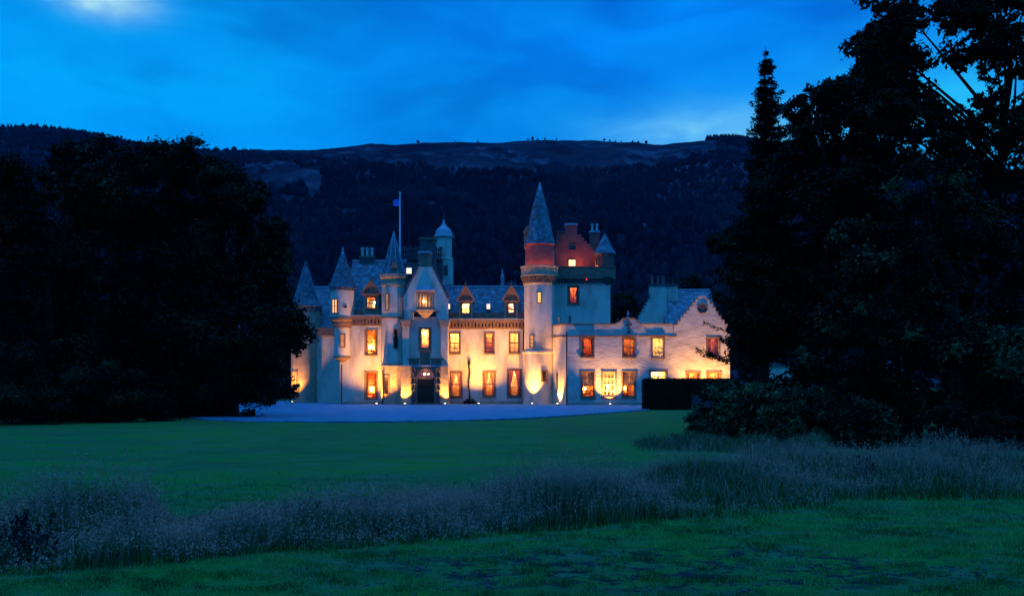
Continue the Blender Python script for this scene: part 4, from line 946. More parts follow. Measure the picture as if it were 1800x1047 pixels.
# right-hand trees
YA = 34
tree('broadleaf_tree', 'tallest tree on the right with sky showing through its open upper branches', (X(1775, YA), YA + 1),
     BL([(1580, 40, 42), (1600, 100, 42), (1565, 110, 40), (1640, 60, 36), (1590, 180, 40), (1570, 15, 40), (1620, 10, 40), (1700, 5, 42), (1790, 0, 50), (1560, 75, 38), (1620, 90, 40), (1675, 60, 34), (1740, 70, 36), (1800, 110, 40), (1530, 130, 36), (1590, 150, 40), (1650, 150, 30), (1720, 130, 32), (1780, 190, 34), (1600, 215, 34), (1560, 200, 36),
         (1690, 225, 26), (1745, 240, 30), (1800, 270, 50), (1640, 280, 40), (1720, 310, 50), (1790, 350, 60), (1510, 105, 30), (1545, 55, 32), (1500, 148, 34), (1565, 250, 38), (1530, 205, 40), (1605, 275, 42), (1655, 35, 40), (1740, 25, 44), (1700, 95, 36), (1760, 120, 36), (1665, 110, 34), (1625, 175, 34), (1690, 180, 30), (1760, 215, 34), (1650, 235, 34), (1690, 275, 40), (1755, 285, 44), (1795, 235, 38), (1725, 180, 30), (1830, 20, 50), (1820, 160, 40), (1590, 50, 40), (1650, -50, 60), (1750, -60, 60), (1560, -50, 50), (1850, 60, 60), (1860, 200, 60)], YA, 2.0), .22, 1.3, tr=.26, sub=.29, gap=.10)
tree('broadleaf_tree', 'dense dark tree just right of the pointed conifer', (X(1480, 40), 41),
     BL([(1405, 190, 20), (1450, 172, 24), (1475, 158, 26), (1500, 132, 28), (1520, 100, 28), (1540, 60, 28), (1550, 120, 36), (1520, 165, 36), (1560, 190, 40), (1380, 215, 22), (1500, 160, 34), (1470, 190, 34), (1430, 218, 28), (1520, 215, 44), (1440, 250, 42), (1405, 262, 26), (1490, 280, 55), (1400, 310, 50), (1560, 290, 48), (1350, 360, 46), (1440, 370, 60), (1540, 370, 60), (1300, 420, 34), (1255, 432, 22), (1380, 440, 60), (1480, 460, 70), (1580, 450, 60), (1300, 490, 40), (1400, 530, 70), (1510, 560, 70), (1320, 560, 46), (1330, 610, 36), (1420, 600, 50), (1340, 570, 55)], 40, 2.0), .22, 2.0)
tree('broadleaf_tree', 'dark leafy tree filling the right edge behind the rhododendrons', (X(1700, 31), 32),
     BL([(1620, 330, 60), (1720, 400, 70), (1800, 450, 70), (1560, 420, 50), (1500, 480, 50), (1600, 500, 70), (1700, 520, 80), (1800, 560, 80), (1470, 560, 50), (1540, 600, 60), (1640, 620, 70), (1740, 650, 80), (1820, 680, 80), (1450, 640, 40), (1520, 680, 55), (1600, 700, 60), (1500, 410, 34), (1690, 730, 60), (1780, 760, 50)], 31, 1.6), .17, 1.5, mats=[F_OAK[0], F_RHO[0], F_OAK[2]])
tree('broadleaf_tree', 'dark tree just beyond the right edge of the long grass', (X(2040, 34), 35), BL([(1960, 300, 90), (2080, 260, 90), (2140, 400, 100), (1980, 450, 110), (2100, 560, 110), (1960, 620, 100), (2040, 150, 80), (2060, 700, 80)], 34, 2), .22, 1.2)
# pointed conifer
def conifer(name, label, px, Y, py_top, py_bot, wtop, wbot, group=None, lean=0, seed=1, dens=1.0, jag=.35):
    rs = np.random.default_rng(seed); zt, zb = Z(py_top, Y), max(0, Z(py_bot, Y)); x0 = X(px, Y); y0 = Y
    e = empty(name, (x0, y0, 0), label, 'tree', group)
    t = MB(); t.tube([(x0, y0, -.1), (x0, y0, zt * .5), (x0 + lean * .2, y0, zt)], [.35, .2, .02], 8)
    Vs = []; nlev = int((zt - zb) / .32)
    for i in range(nlev):
        s = max(0, (i + rs.uniform(-.3, .3)) / nlev); z = zt - (zt - zb) * s; Lr = (wtop + (wbot - wtop) * s ** .92) * (1 + jag * rs.uniform(-.5, .35))
        for k in range(9):
            a = rs.uniform(0, 2 * math.pi); ll = Lr * rs.uniform(.5, 1.15) * (1 + .38 * math.cos(a) * (lean > 0)) * (1 if s > .02 else .5)
            if ll < .1: continue
            d = np.array([math.cos(a), math.sin(a), 0]); n = max(6, int(70 * ll * dens / (1 + .25 * ll)))
            tt = rs.uniform(.05, 1, n); w_ = .16 + .22 * ll * (1 - tt) * .6
            side = np.array([-d[1], d[0], 0])
            p = np.array([x0 + lean * .2 * (1 - s), y0, z]) + d * (tt * ll)[:, None] + side * (rs.normal(size=n) * w_ * .55)[:, None]
            p[:, 2] += -.16 * tt * ll + .30 * (tt ** 3) * ll + rs.normal(size=n) * .05 - np.abs(rs.normal(size=n)) * .07
            nn = rs.normal(size=(n, 3)) * .5 + np.array([0, 0, 1.0]); nn /= np.linalg.norm(nn, axis=1)[:, None]
            Vs.append(leaves(p, nn, .20, .32))
            if i % 3 == 0 and k < 3: t.tube([(x0, y0, z), tuple(np.array([x0, y0, z - .15 * ll]) + d * ll * .8)], [.04, .01], 4)
    V = np.concatenate(Vs); n = len(V); np_mesh('crown', V.reshape(-1, 3), np.arange(n * 4).reshape(n, 4), F_CON, e, rs.integers(0, 2, n)); t.build('trunk', BARK, e)
    return e
conifer('conifer_tree', 'tall pointed conifer rising above the trees right of the castle', 1341, 50, 84, 640, .10, 4.4, lean=.6, seed=3, dens=2.2, jag=.6)
conifer('conifer_tree', 'narrow dark conifer in front of the broadleaf mass at far left', 45, 50, 300, 700, .2, 2.4, seed=9, dens=1.2)
# rhododendrons
undergrowth('rounded rhododendron bush with pale leaf tips in front of the hedge end', [(1275, 700, 32), (1320, 700, 34), (1255, 735, 30), (1300, 745, 34), (1345, 735, 34), (1230, 755, 24), (1260, 765, 24), (1310, 770, 22), (1290, 715, 34), (1340, 760, 26), (1235, 730, 22)], 33, .15, F_RHO, 2.4, 'rhododendron')
undergrowth('broad rhododendron bush in the middle of the shrubs at the lawn edge', [(1385, 705, 34), (1425, 715, 36), (1370, 745, 34), (1410, 755, 32), (1450, 745, 34), (1350, 765, 22), (1400, 775, 22), (1445, 780, 24), (1400, 722, 34), (1360, 715, 30)], 31.5, .15, F_RHO, 2.3, 'rhododendron')
undergrowth('shadowed rhododendron bush under the dark trees at right', [(1490, 725, 40), (1540, 735, 42), (1590, 745, 40), (1500, 765, 28), (1560, 775, 26), (1470, 750, 34), (1530, 760, 34), (1600, 775, 28)], 30, .15, [F_RHO[0], F_OAK[1], F_OAK[2]], 2.0, 'rhododendron')
undergrowth('dark bush at the right edge above the long grass', [(1650, 750, 42), (1710, 760, 42), (1770, 765, 44), (1820, 760, 50), (1640, 780, 26), (1700, 785, 26), (1760, 790, 28)], 28.5, .15, F_OAK, 2.0, 'shrub')
undergrowth('dark thicket in shade between the rhododendrons and the trees', [(1300, 690, 22), (1345, 692, 24), (1395, 695, 24), (1432, 664, 26), (1470, 660, 30), (1440, 692, 28), (1490, 690, 32), (1540, 690, 34), (1600, 692, 36), (1670, 690, 40), (1740, 690, 40), (1800, 690, 40)], 44, .2, F_OAK, 2.2)
undergrowth('small low bush creeping out on the lawn left of the rhododendrons', [(1205, 768, 13), (1185, 770, 9), (1222, 762, 16)], 33.5, .10, F_RHO, 1.2, 'shrub', .4)
# trees behind the castle
for i, (px, Y, py, lab) in enumerate(((1100, 130, 505, 'dark tree behind the castle just right of the keep'), (1215, 125, 475, 'dark tree behind the slate roof of the right wing'),
        (1160, 140, 520, 'lower dark tree behind the stepped chimney gable'), (480, 125, 560, 'dark tree glimpsed behind the far left end of the castle'), (1330, 120, 440, 'dark tree behind the right wing, half hidden by the nearer trees'))):
    tree('broadleaf_tree', lab, (X(px, Y), Y), BL([(px, py + 25, 22), (px - 22, py + 50, 26), (px + 24, py + 48, 26), (px, py + 80, 34), (px - 25, py + 110, 34), (px + 25, py + 110, 34), (px, py + 150, 36)], Y, 2), .5, 1.3)
tree('broadleaf_tree', 'tree in deep shade below the pointed conifer', (X(1330, 60), 60), BL([(1330, 480, 36), (1320, 540, 40), (1345, 590, 40), (1310, 620, 28), (1330, 650, 26), (1388, 678, 18), (1362, 674, 16), (1402, 668, 14), (1376, 672, 13), (1350, 652, 15), (1405, 645, 14)], 60, 1.5), .26, 1.5)
# clipped hedge
hx0, hx1, hy0, hy1, hh = X(1136, 72), X(1300, 72), 72.0, 73.8, 2.15
he = empty('hedge', ((hx0 + hx1) / 2, 72.9, 0), 'clipped dark green hedge in front of the right wing', 'hedge')
n = 60000; which = rng.uniform(size=n); p = np.zeros((n, 3)); nr = np.zeros((n, 3))
A = [(hx1 - hx0) * hh, (hy1 - hy0) * hh, (hx1 - hx0) * (hy1 - hy0)]; A = np.cumsum(np.array(A) / sum(A))
r1_, r2_ = rng.uniform(size=n), rng.uniform(size=n); m0 = which < A[0]; m1 = (which >= A[0]) & (which < A[1]); m2 = which >= A[1]
p[m0] = np.stack([hx0 + (hx1 - hx0) * r1_[m0], np.full(m0.sum(), hy0), hh * r2_[m0]], 1); nr[m0] = (0, -1, .3)
p[m1] = np.stack([np.full(m1.sum(), hx0), hy0 + (hy1 - hy0) * r1_[m1], hh * r2_[m1]], 1); nr[m1] = (-1, 0, .3)
p[m2] = np.stack([hx0 + (hx1 - hx0) * r1_[m2], hy0 + (hy1 - hy0) * r2_[m2], np.full(m2.sum(), hh)], 1); nr[m2] = (0, 0, 1)
p += rng.normal(size=p.shape) * .06; nr = nr + rng.normal(size=p.shape) * .5; nr /= np.linalg.norm(nr, axis=1)[:, None]
Vh = leaves(p, nr, .10); np_mesh('foliage', Vh.reshape(-1, 3), np.arange(n * 4).reshape(n, 4), F_OAK, he, rng.integers(0, 3, n))
MB().box(hx0 + .08, hx1 - .08, hy0 + .08, hy1 - .08, 0, hh - .08).build('hedge_core', F_OAK[2], he)
pb = empty('dark_panel', (X(1234, 71), 71, 0), 'plain dark bluish panel at the hedge behind the rhododendrons', 'gate')
g_ = MB(); g_.box(X(1217, 71), X(1252, 71), 71, 71.06, .05, Z(694, 71)); g_.build('panel', mat('dark_blue_paint', (.05, .05, .075), .7), pb)  # plain dark bluish board standing in front of the hedge
for px in (1217, 1252): MB().box(X(px, 71) - .06, X(px, 71) + .06, 70.95, 71.1, 0, Z(692, 71)).build('post', WOOD, pb)
# pale outbuilding glimpsed under the trees
ob = empty('outbuilding', (X(1376, 110), 110, 0), 'pale low outbuilding wall glimpsed under the right-hand trees', 'building')
u = rect(1352, 1394, 644, 662, 110); MB().box(u[0], u[1], 110, 114, 0, u[3]).build('wall', HARL, ob)
MB().prism([(u[0] - .2, u[3]), (u[1] + .2, u[3]), ((u[0] + u[1]) / 2, u[3] + .8)], 109.8, 114.2).build('roof', SLATED, ob)
# climber stem on the front wall
cl_ = empty('climbing_shrub', (X(825, YM), YM - .4, 0), 'bare dark climber trunk rising up the white wall from a low bush', 'plant')
cxp = X(825, YM); tpts = [(cxp + .05 * math.sin(k * 1.3), YM - .18, .1 + k * .45) for k in range(10)]
ct_ = MB(); ct_.tube(tpts, [.09, .08, .07, .06, .06, .06, .06, .06, .05, .02], 7)
for k in range(3, 9): ct_.tube([tpts[k], (tpts[k][0] + (-1) ** k * .2, YM - .16, tpts[k][2] + .22)], [.03, .01], 5)
ct_.build('stem', BARK, cl_)
V, F, mi = clump_crown([(cxp + .15, YM - .4, .3, .4, .35), (cxp + .5, YM - .4, .15, .3, .2), (cxp - .3, YM - .4, .2, .25, .2), (cxp, YM - .2, 3.7, .12, .3)], .12, .8); V[:, 2] = np.maximum(V[:, 2], .08)
np_mesh('foliage', V, F, F_OAK, cl_, mi)

# ------------------------------------------------------------------ hills
prof_x = [-600, -200, 0, 60, 120, 170, 230, 300, 330, 380, 450, 540, 600, 650, 700, 740, 800, 870, 930, 1000, 1050, 1120, 1150, 1200, 1240, 1290, 1330, 1450, 1800, 2500]
prof_y = [250, 228, 223, 223, 228, 236, 250, 262, 265, 263, 263, 264, 259, 253, 255, 251, 250, 251, 247, 246, 247, 251, 255, 251, 247, 247, 252, 262, 300, 340]
def hillz(px, t_):
    Yr = 1500; Y = 420 + (Yr - 420) * t_
    zr = CAMH + (HORY - np.interp(px, prof_x, prof_y)) * Yr / FPX
    x_ = (px - 900) * Y / FPX
    s = 1 - (1 - min(t_, 1)) ** 1.0 if t_ <= 1 else 1 - (t_ - 1) * 2
    z = zr * (s ** .93 if s > 0 else 0)
    k = min(1, t_ * 3) * min(1, max(0, (1 - t_) * 6))
    z += k * (22 * noise.fractal(Vector((x_ / 260, Y / 260, 1.0)), 1, 2, 4) + 6 * noise.fractal(Vector((x_ / 50, Y / 50, 5.0)), 1, 2, 3)) + min(1, t_ * 3) * 1.6 * noise.fractal(Vector((x_ / 22, Y / 22, 2)), 1, 2, 3)
    return x_, Y, z
pxs = np.arange(-600, 2500, 7.0); ts = np.concatenate([np.linspace(0, 1, 110), [1.03, 1.1, 1.3]])
V = np.array([hillz(px, t_) for t_ in ts for px in pxs]); nx_ = len(pxs); V[:, 2] -= (V[:, 1] < 430) * 1.0
j, i = np.meshgrid(np.arange(len(ts) - 1), np.arange(nx_ - 1), indexing='ij'); a = (j * nx_ + i).ravel()
F = np.stack([a, a + 1, a + 1 + nx_, a + nx_], 1)
HILL = bpy.data.materials.new('moorland'); HILL.use_nodes = True; t = HILL.node_tree; b = t.nodes['Principled BSDF']; b.inputs['Roughness'].default_value = 1; b.inputs['Specular IOR Level'].default_value = 0
tcn = t.nodes.new('ShaderNodeTexCoord'); mpn = t.nodes.new('ShaderNodeMapping'); mpn.inputs['Scale'].default_value = (1, .5, 1.6); t.links.new(tcn.outputs['Object'], mpn.inputs[0])
hc1 = tm(tr_(tn(.012, 6, mpn.outputs[0], .6), .42, .62), (.016, .012, .020), (.040, .036, .046))
sp = t.nodes.new('ShaderNodeSeparateXYZ'); t.links.new(tcn.outputs['Object'], sp.inputs[0])
rock = tmath('MULTIPLY', tr_(tn(.03, 9, mpn.outputs[0], .75),   .50, .58), tr_(tn(.006, 3, tcn.outputs['Object']), .44, .54))
hc1 = tm(rock, hc1, (.078, .074, .095))
t.links.new(hc1, b.inputs['Base Color'])
ho = np_mesh('hill', V, F, HILL); ho.data.polygons.foreach_set('use_smooth', [True] * len(F)); tag(ho, 'long dark wooded hill with a rocky moorland crest behind the castle', 'hill', kind='structure')
# forest on the hillside: one mass of small conifers
tv, tf, tmi = [], [], []
cnt = 0
def forested(px, t_):
    x_, Y, z = hillz(px, t_); py = HORY - (z - CAMH) * FPX / Y
    lim = np.interp(px, [-600, 330, 380, 520, 600, 700, 850, 1000, 1100, 1200, 1260, 1300, 2500], [0, 0, 262, 275, 280, 292, 300, 302, 296, 285, 262, 0, 0]) + 9 * noise.noise(Vector((px / 40, 0, 0)))
    bare = 1 if (410 < px < 565 and 288 < py < 352 and noise.noise(Vector((px / 30, py / 25, 9))) > -.2) else 0
    ok = py > lim and not bare and noise.noise(Vector((x_ / 120, Y / 120, 4))) > -.62
    return ok, (x_, Y, z)
tries = 0; pos = []
while len(pos) < 26000 and tries < 90000:
    tries += 1; px = random.uniform(-100, 2000); t_ = random.random() ** .8
    ok, p3 = forested(px, t_)
    if ok: pos.append(p3)
pos = np.array(pos); n = len(pos); hgt = rng.uniform(4.5, 9.5, n) * np.clip(1.35 - pos[:, 1] / 2200, .7, 1); rad = hgt * rng.uniform(.26, .55, n)
ang = np.linspace(0, 2 * np.pi, 6)[:-1]; rv = []
for zf, rf in ((.0, .8), (.42, 1.0), (.8, .5)):
    for k in range(5):
        q_ = rng.uniform(.75, 1.25, n)
        rv.append(np.stack([pos[:, 0] + rad * rf * q_ * np.cos(ang[k]), pos[:, 1] + rad * rf * np.sin(ang[k]), pos[:, 2] - .5 + hgt * (zf + rng.uniform(-.07, .07, n))], 1))
apx = np.stack([pos[:, 0] + rng.normal(size=n) * .4, pos[:, 1], pos[:, 2] + hgt * rng.uniform(.9, 1.1, n)], 1)
V = np.stack(rv + [apx], 1).reshape(-1, 3); base_ = np.arange(n)[:, None, None] * 16
tri = []
for r_ in (0, 1):
    for k in range(5): a_, b2_, c_, d_ = r_ * 5 + k, r_ * 5 + (k + 1) % 5, r_ * 5 + 5 + (k + 1) % 5, r_ * 5 + 5 + k; tri += [[a_, b2_, c_], [a_, c_, d_]]
tri += [[10 + k, 10 + (k + 1) % 5, 15] for k in range(5)]
F = (base_ + np.array(tri)[None]).reshape(-1, 3)
FOREST = [mat('forest', (.009, .011, .017), 1, spec=0), mat('forest_pale', (.014, .018, .023), 1, spec=0), mat('forest_dark', (.006, .007, .012), 1, spec=0)]
blk = np.array([min(2, max(0, int((noise.noise(Vector((x_ / 130, y_ / 130, 7))) + .5 + random.uniform(-.3, .3)) * 2.6))) for x_, y_, _ in pos])
tag(np_mesh('hillside_forest', V, F, FOREST, None, np.repeat(np.choose(blk, [2, 0, 1]), 25)), 'dense dark conifer forest covering the hillside', 'forest', kind='stuff')
# lone trees on the crest
src = None
crest = [(735, 7, 'lone small tree on the bare crest left of the ogee turret'), (840, 5, None), (928, 5, None), (936, 8, 'lone small tree on the crest above the tall spire'), (945, 5, None), (958, 6, None), (978, 5, None), (1062, 6, None), (1072, 5, None), (1082, 4, None), (1092, 4, None), (1112, 5, None), (1122, 5, None), (1136, 8, 'small broad tree near the right end of the row on the crest'), (800, 4, None)]
for k, (px, hp, lab) in enumerate(crest):
    x_, Y, z = hillz(px, .995); h = hp * Y / FPX
    if src is None:
        cm = MB(); cm.lathe(0, 0, [(.02, 0), (.02, .3), (.28, .38), (.34, .6), (.2, .85), (.01, 1)], 7); tm_ = MB(); tm_.tube([(0, 0, -.3), (0, 0, .4)], .05, 5)
        cme = bpy.data.meshes.new('crown'); cme.from_pydata([(a + random.uniform(-.05, .05), b_, c + random.uniform(-.05, .05)) for a, b_, c in cm.v], [], cm.f); cme.materials.append(FOREST[2])
        tme = bpy.data.meshes.new('trunk'); tme.from_pydata(tm_.v, [], tm_.f); tme.materials.append(BARK); src = True
    e = empty('crest_tree', (x_, Y, z - .5), lab or 'tiny tree silhouetted on the crest of the hill', 'tree', 'small trees along the crest of the hill')
    e.scale = (h * random.uniform(.8, 1.4), h, h); e.rotation_euler.z = random.uniform(0, 6)
    for nm, me in (('crown', cme), ('trunk', tme)):
        o = bpy.data.objects.new(nm, me); C.objects.link(o); o.parent = e
# dense clump on the right end of the crest
pos = []
for k in range(160):
    px = random.uniform(1242, 1340); x_, Y, z = hillz(px, random.uniform(.97, 1.0)); pos.append((x_, Y, z))
pos = np.array(pos); n = len(pos); hgt = rng.uniform(6, 11, n); rad = hgt * .38
rv = [np.stack([pos[:, 0] + rad * np.cos(ang[k]), pos[:, 1] + rad * np.sin(ang[k]), pos[:, 2] + hgt * .1], 1) for k in range(5)]
V = np.stack(rv + [np.stack([pos[:, 0], pos[:, 1], pos[:, 2] + hgt], 1)], 1).reshape(-1, 3)
F = (np.arange(n)[:, None, None] * 6 + np.array([[k, (k + 1) % 5, 5] for k in range(5)])[None]).reshape(-1, 3)
tag(np_mesh('crest_wood', V, F, FOREST[2]), 'small dark wood on the right end of the hill crest', 'wood', kind='stuff')

# ------------------------------------------------------------------ grasses
def blades(x_, y_, z_, h, wd, lean, n_=None):
    n = len(x_); a = rng.uniform(0, 2 * np.pi, n); la = rng.uniform(0, 2 * np.pi, n)
    dx, dy = np.cos(a) * wd / 2, np.sin(a) * wd / 2; lx, ly = np.cos(la) * lean * h, np.sin(la) * lean * h
    v = np.zeros((n, 5, 3))
    v[:, 0] = np.stack([x_ - dx, y_ - dy, z_], 1); v[:, 1] = np.stack([x_ + dx, y_ + dy, z_], 1)
    mx, my, mz = x_ + lx * .35, y_ + ly * .35, z_ + h * .6
    v[:, 2] = np.stack([mx - dx * .75, my - dy * .75, mz], 1); v[:, 3] = np.stack([mx + dx * .75, my + dy * .75, mz], 1)
    v[:, 4] = np.stack([x_ + lx, y_ + ly, z_ + h * (1 - .25 * lean)], 1)
    f = np.array([[0, 1, 3], [0, 3, 2], [2, 3, 4]])[None] + (np.arange(n) * 5)[:, None, None]
    return v, f.reshape(-1, 3)
def gm(n, c, c2): return mat(n, c, .9, c2, 2.5, 3, tr=.25, spec=.08)
G_GREEN = gm('green_blade', (.035, .15, .025), (.024, .10, .02)); G_STRAW = gm('straw_blade', (.48, .26, .16), (.32, .20, .12))
G_HEAD = gm('seed_head', (.85, .32, .20), (.52, .23, .15)); G_DARK = gm('dark_blade', (.018, .04, .018), (.012, .026, .012)); G_BLUE = gm('grey_green_blade', (.085, .15, .08), (.06, .11, .05))
# outline of the uncut band on the ground: near edge and far edge
ex_near = [(-300, 1035), (-60, 1018), (0, 1012), (60, 1012), (170, 1003), (330, 992), (500, 972), (700, 963), (850, 950), (1000, 936), (1200, 917), (1350, 905), (1450, 892), (1470, 880), (1600, 880), (1800, 878), (1900, 878), (2200, 870)]
near_pts = [GP(a_, c_) for a_, c_ in ex_near]
xsn = np.array([p_[0] for p_ in near_pts]); ysn = np.array([p_[1] for p_ in near_pts])
def near_edge(px): return np.interp(px, [a_ for a_, _ in ex_near], ysn)
far_w = lambda px: np.interp(px, [-60, 0, 100, 230, 300, 450, 600, 900, 1100, 1250, 1350, 1500, 1900], [2.0, 2.2, 3.2, 3.6, 2.4, 2.6, 3.6, 4.8, 6.5, 9, 11, 10, 9])
def band(n, pow_=1.0):
    px = rng.uniform(-260, 2160, n); s = rng.uniform(0, 1, n) ** pow_; y0 = near_edge(px); y_ = y0 + far_w(px) * s
    return (px - 900) * y_ / FPX, y_, px, s
def nmap(x_, y_, sc_, off): return np.array([noise.noise(Vector((a_ * sc_, b_ * sc_, off))) for a_, b_ in zip(x_, y_)])
def gza(x_, y_): return np.array([gz(a_, b_) for a_, b_ in zip(x_, y_)])
def hgtmap(x_, y_, px, s):
    k = nmap(x_, y_, .35, 4.0) + .5 * nmap(x_, y_, 1.1, 8.0)
    edge = np.clip(s * 5, .45, 1) * np.clip((1 - s) * 5 + .25, .3, 1)
    ri = np.interp(px, [0, 250, 300, 470, 520, 900, 1200, 1500, 1800], [.58, .62, .36, .38, .56, .60, .46, .46, .50])
    return ri * np.clip(.82 + 1.1 * k, .18, 1.5) * edge
x_, y_, px, s = band(82000, .85); h = hgtmap(x_, y_, px, s) * rng.uniform(.45, .95, len(x_)); z_ = gza(x_, y_) - .02
V1, F1 = blades(x_, y_, z_, h, rng.uniform(.006, .014, len(x_)) * (y_ / 11), rng.uniform(.15, .7, len(x_)))
sel = rng.uniform(size=len(x_)) + .5 * nmap(x_, y_, .5, 1.0); m1_ = np.where(sel < .42, 0, np.where(sel < .70, 1, np.where(sel < .85, 3, 4)))
m1_ = np.where((s < .13) & (rng.uniform(size=len(x_)) < .75), np.where(rng.uniform(size=len(x_)) < .6, 0, 3), m1_)
x2, y2, px2, s2 = band(42000, .75); h2 = hgtmap(x2, y2, px2, s2) * rng.uniform(.8, 1.35, len(x2)); z2 = gza(x2, y2)
kk = (nmap(x2, y2, .45, 11) + rng.uniform(-.35, .5, len(x2))) > .05; x2, y2, h2, z2, s2 = x2[kk], y2[kk], h2[kk], z2[kk], s2[kk]; n2 = len(x2)
V2, F2 = blades(x2, y2, z2, h2, np.full(n2, .0045) * (y2 / 11), rng.uniform(.05, .28, n2))
tips = V2[:, 4]; hv = []
for k in range(5):                                     # loose seed heads made of tiny spikelets
    off = rng.normal(size=(n2, 3)) * np.array([.014, .014, .05]); nn = rng.normal(size=(n2, 3)); nn /= np.linalg.norm(nn, axis=1)[:, None]
    hv.append(leaves(tips + off - np.array([0, 0, .05]), nn, .034, .38))
HV = np.concatenate(hv).reshape(-1, 3); nq = len(HV) // 4; q = np.arange(nq) * 4; HF = np.concatenate([np.stack([q, q + 1, q + 2], 1), np.stack([q, q + 2, q + 3], 1)])
o1 = V1.reshape(-1, 3); o2 = V2.reshape(-1, 3); allV = np.concatenate([o1, o2, HV]); allF = np.concatenate([F1, F2 + len(o1), HF + len(o1) + len(o2)])
allM = np.concatenate([np.repeat(m1_, 3), np.full(len(F2), 1), np.full(len(HF), 2)])
tag(np_mesh('tall_grass', allV, allF, [G_GREEN, G_STRAW, G_HEAD, G_DARK, G_BLUE], None, allM), 'band of uncut meadow grass with pinkish seed heads crossing the lawn', 'tall grass', kind='stuff')
# fringe of long grass under the rhododendrons
n = 7000; px = 1110 + 340 * rng.uniform(0, 1, n) ** .7; y_ = 30.2 + rng.normal(size=n) * .8 - (px - 1110) / 310 * 2.5; x_ = (px - 900) * y_ / FPX; hgt = rng.uniform(.08, .5, n) * np.interp(px, [1110, 1150, 1420], [.4, 1, 1]) * np.clip(.9 + 1.2 * nmap(x_, y_, .8, 3.0), .15, 1.4)
Vf, Ff = blades(x_, y_, gza(x_, y_), hgt, np.full(n, .02), rng.uniform(.2, .7, n)); tag(np_mesh('grass_fringe', Vf.reshape(-1, 3), Ff, [G_GREEN, G_BLUE, G_STRAW], None, np.repeat(rng.integers(0, 3, n), 3)), 'fringe of long grass at the foot of the rhododendrons', 'grass', kind='stuff')
# short lawn blades in the foreground, in tufts
n = 270000; y_ = 7.6 + 14 * rng.uniform(size=n) ** 1.5; px = rng.uniform(-200, 2040, n); x_ = (px - 900) * y_ / FPX
tuft = np.array([noise.noise(Vector((a_ * 2.6, b_ * 2.6, 0))) + .6 * noise.noise(Vector((a_ * 7, b_ * 7, 2))) for a_, b_ in zip(x_, y_)])
worn = (((x_ - 1.7) / 3.3) ** 2 + ((y_ - 10.1) / 1.25) ** 2) < 1
keep = (tuft > np.where(worn, .10, -.45)) & (rng.uniform(size=n) < np.clip((21.5 - y_) / 9, .0, 1) ** 1.3); x_, y_, tuft = x_[keep], y_[keep], tuft[keep]; n = len(x_)
h = (.016 + .055 * np.clip(tuft + .3, 0, 1)) * rng.uniform(.6, 1.5, n)
Vl, Fl = blades(x_, y_, gza(x_, y_) - .004, h, .006 * (y_ / 9), rng.uniform(.3, 1.0, n))
G_L1 = gm('lawn_blade', (.035, .27, .045), (.03, .20, .04)); G_L2 = gm('lawn_blade_pale', (.12, .38, .07), (.08, .27, .06)); G_L3 = gm('lawn_blade_dark', (.02, .12, .02), (.015, .09, .02))
lt_ = nmap(x_, y_, .9, 21) + .7 * nmap(x_, y_, 3.0, 5) + rng.normal(size=n) * .22; lm = np.where(lt_ > .18, 1, np.where(lt_ < -.22, 2, 0))
tag(np_mesh('lawn_grass', Vl.reshape(-1, 3), Fl, [G_L1, G_L2, G_L3], None, np.repeat(lm, 3)), 'short green turf in uneven tufts across the near lawn', 'grass', kind='stuff')
# stones in the worn patch
n = 500; xx = 1.7 + 3.1 * rng.uniform(-1, 1, n); yy = 10.1 + 1.2 * rng.uniform(-1, 1, n); sv = []; sf = []
for k in range(n):
    s_ = random.uniform(.008, .028); c = Vector((xx[k], yy[k], gz(xx[k], yy[k]) + s_ * .3)); b0 = len(sv)
    for d in ((1, 0, 0), (0, 1, 0), (-1, 0, 0), (0, -1, 0), (0, 0, .7), (0, 0, -.7)): sv.append(c + Vector(d) * s_ * random.uniform(.6, 1.2))
    sf += [(b0 + a_, b0 + (a_ + 1) % 4, b0 + 4) for a_ in range(4)] + [(b0 + (a_ + 1) % 4, b0 + a_, b0 + 5) for a_ in range(4)]
tag(np_mesh('pebbles', np.array([tuple(v) for v in sv]), np.array(sf), mat('pebble', (.07, .10, .08), .9, (.04, .05, .05), 20)), 'scattered small stones on the worn patch of lawn', 'stones', kind='stuff')
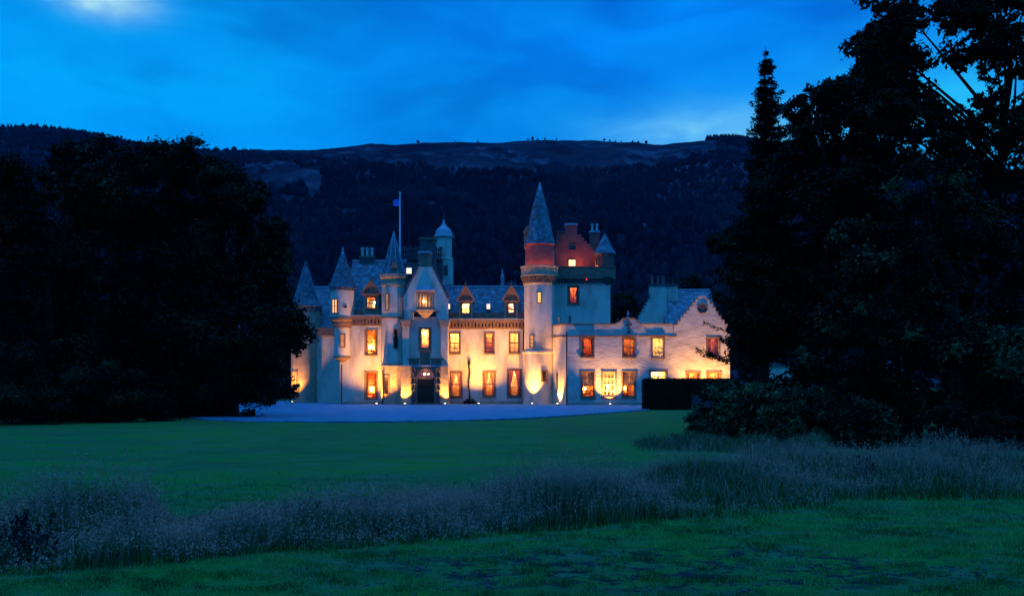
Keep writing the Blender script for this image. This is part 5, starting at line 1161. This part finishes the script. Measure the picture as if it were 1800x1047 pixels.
# dark dock plants standing in the grass
def dock(px, py, h, lab, nst=4):
    gx, gy = GP(px, py); e = empty('dock_plant', (gx, gy, 0), lab, 'plant', 'dark docks standing in the grass'); st_ = MB(); Vs = []
    for k in range(nst):
        dx, dy = random.uniform(-.2, .2), random.uniform(-.1, .1); hh_ = h * random.uniform(.7, 1); st_.tube([(gx + dx * .4, gy + dy * .4, 0), (gx + dx, gy + dy, hh_ * .6), (gx + dx * 1.2, gy + dy, hh_)], [.008, .006, .003], 5)
        m_ = 120; zz_ = rng.uniform(.35, 1, m_) * hh_; rr_ = .022 * (1.15 - zz_ / hh_) + .008
        p = np.stack([gx + dx * (.4 + .8 * zz_ / hh_) + rng.normal(size=m_) * rr_, gy + dy + rng.normal(size=m_) * rr_, zz_], 1); nn = rng.normal(size=(m_, 3)); nn /= np.linalg.norm(nn, axis=1)[:, None]; Vs.append(leaves(p, nn, .03, .6))
    m_ = 30; p = np.stack([gx + rng.normal(size=m_) * .12, gy + rng.normal(size=m_) * .1, rng.uniform(.05, .3, m_)], 1); nn = rng.normal(size=(m_, 3)); nn /= np.linalg.norm(nn, axis=1)[:, None]
    Vs.append(leaves(p, nn, .16, .3)); V = np.concatenate(Vs); n = len(V); dm = mat('dock_seed', (.022, .012, .012), .9)
    np_mesh('seed_head', V.reshape(-1, 3), np.arange(n * 4).reshape(n, 4), dm, e); st_.build('stem', dm, e)
dock(18, 985, .55, 'cluster of dark dock stalks nearest the left edge', 6); dock(55, 992, .62, 'tall dark dock stalks in the long grass at lower left', 5)
dock(50, 925, .50, 'single thin dark dock standing behind the long grass at left', 2); dock(1520, 850, .55, 'dark bushy dock in the long grass below the right-hand trees', 7)
dock(528, 925, .45, 'short dark dock in the middle of the long grass', 3)

# ------------------------------------------------------------------ haze
hz = bpy.data.meshes.new('haze'); hm = MB().box(-4300, 4300, -320, 2100, -3, 520); hz.from_pydata(hm.v, [], hm.f); hz.update()
HZ = bpy.data.materials.new('haze'); HZ.use_nodes = True; t = HZ.node_tree; t.nodes.clear()
o_ = t.nodes.new('ShaderNodeOutputMaterial'); v_ = t.nodes.new('ShaderNodeVolumePrincipled'); v_.inputs['Density'].default_value = 2.6e-5
v_.inputs['Color'].default_value = (.35, .55, 1, 1); t.links.new(v_.outputs[0], o_.inputs['Volume'])
tag(link_mesh('haze', hz, HZ), 'thin blue evening haze over the valley', 'haze', kind='stuff')
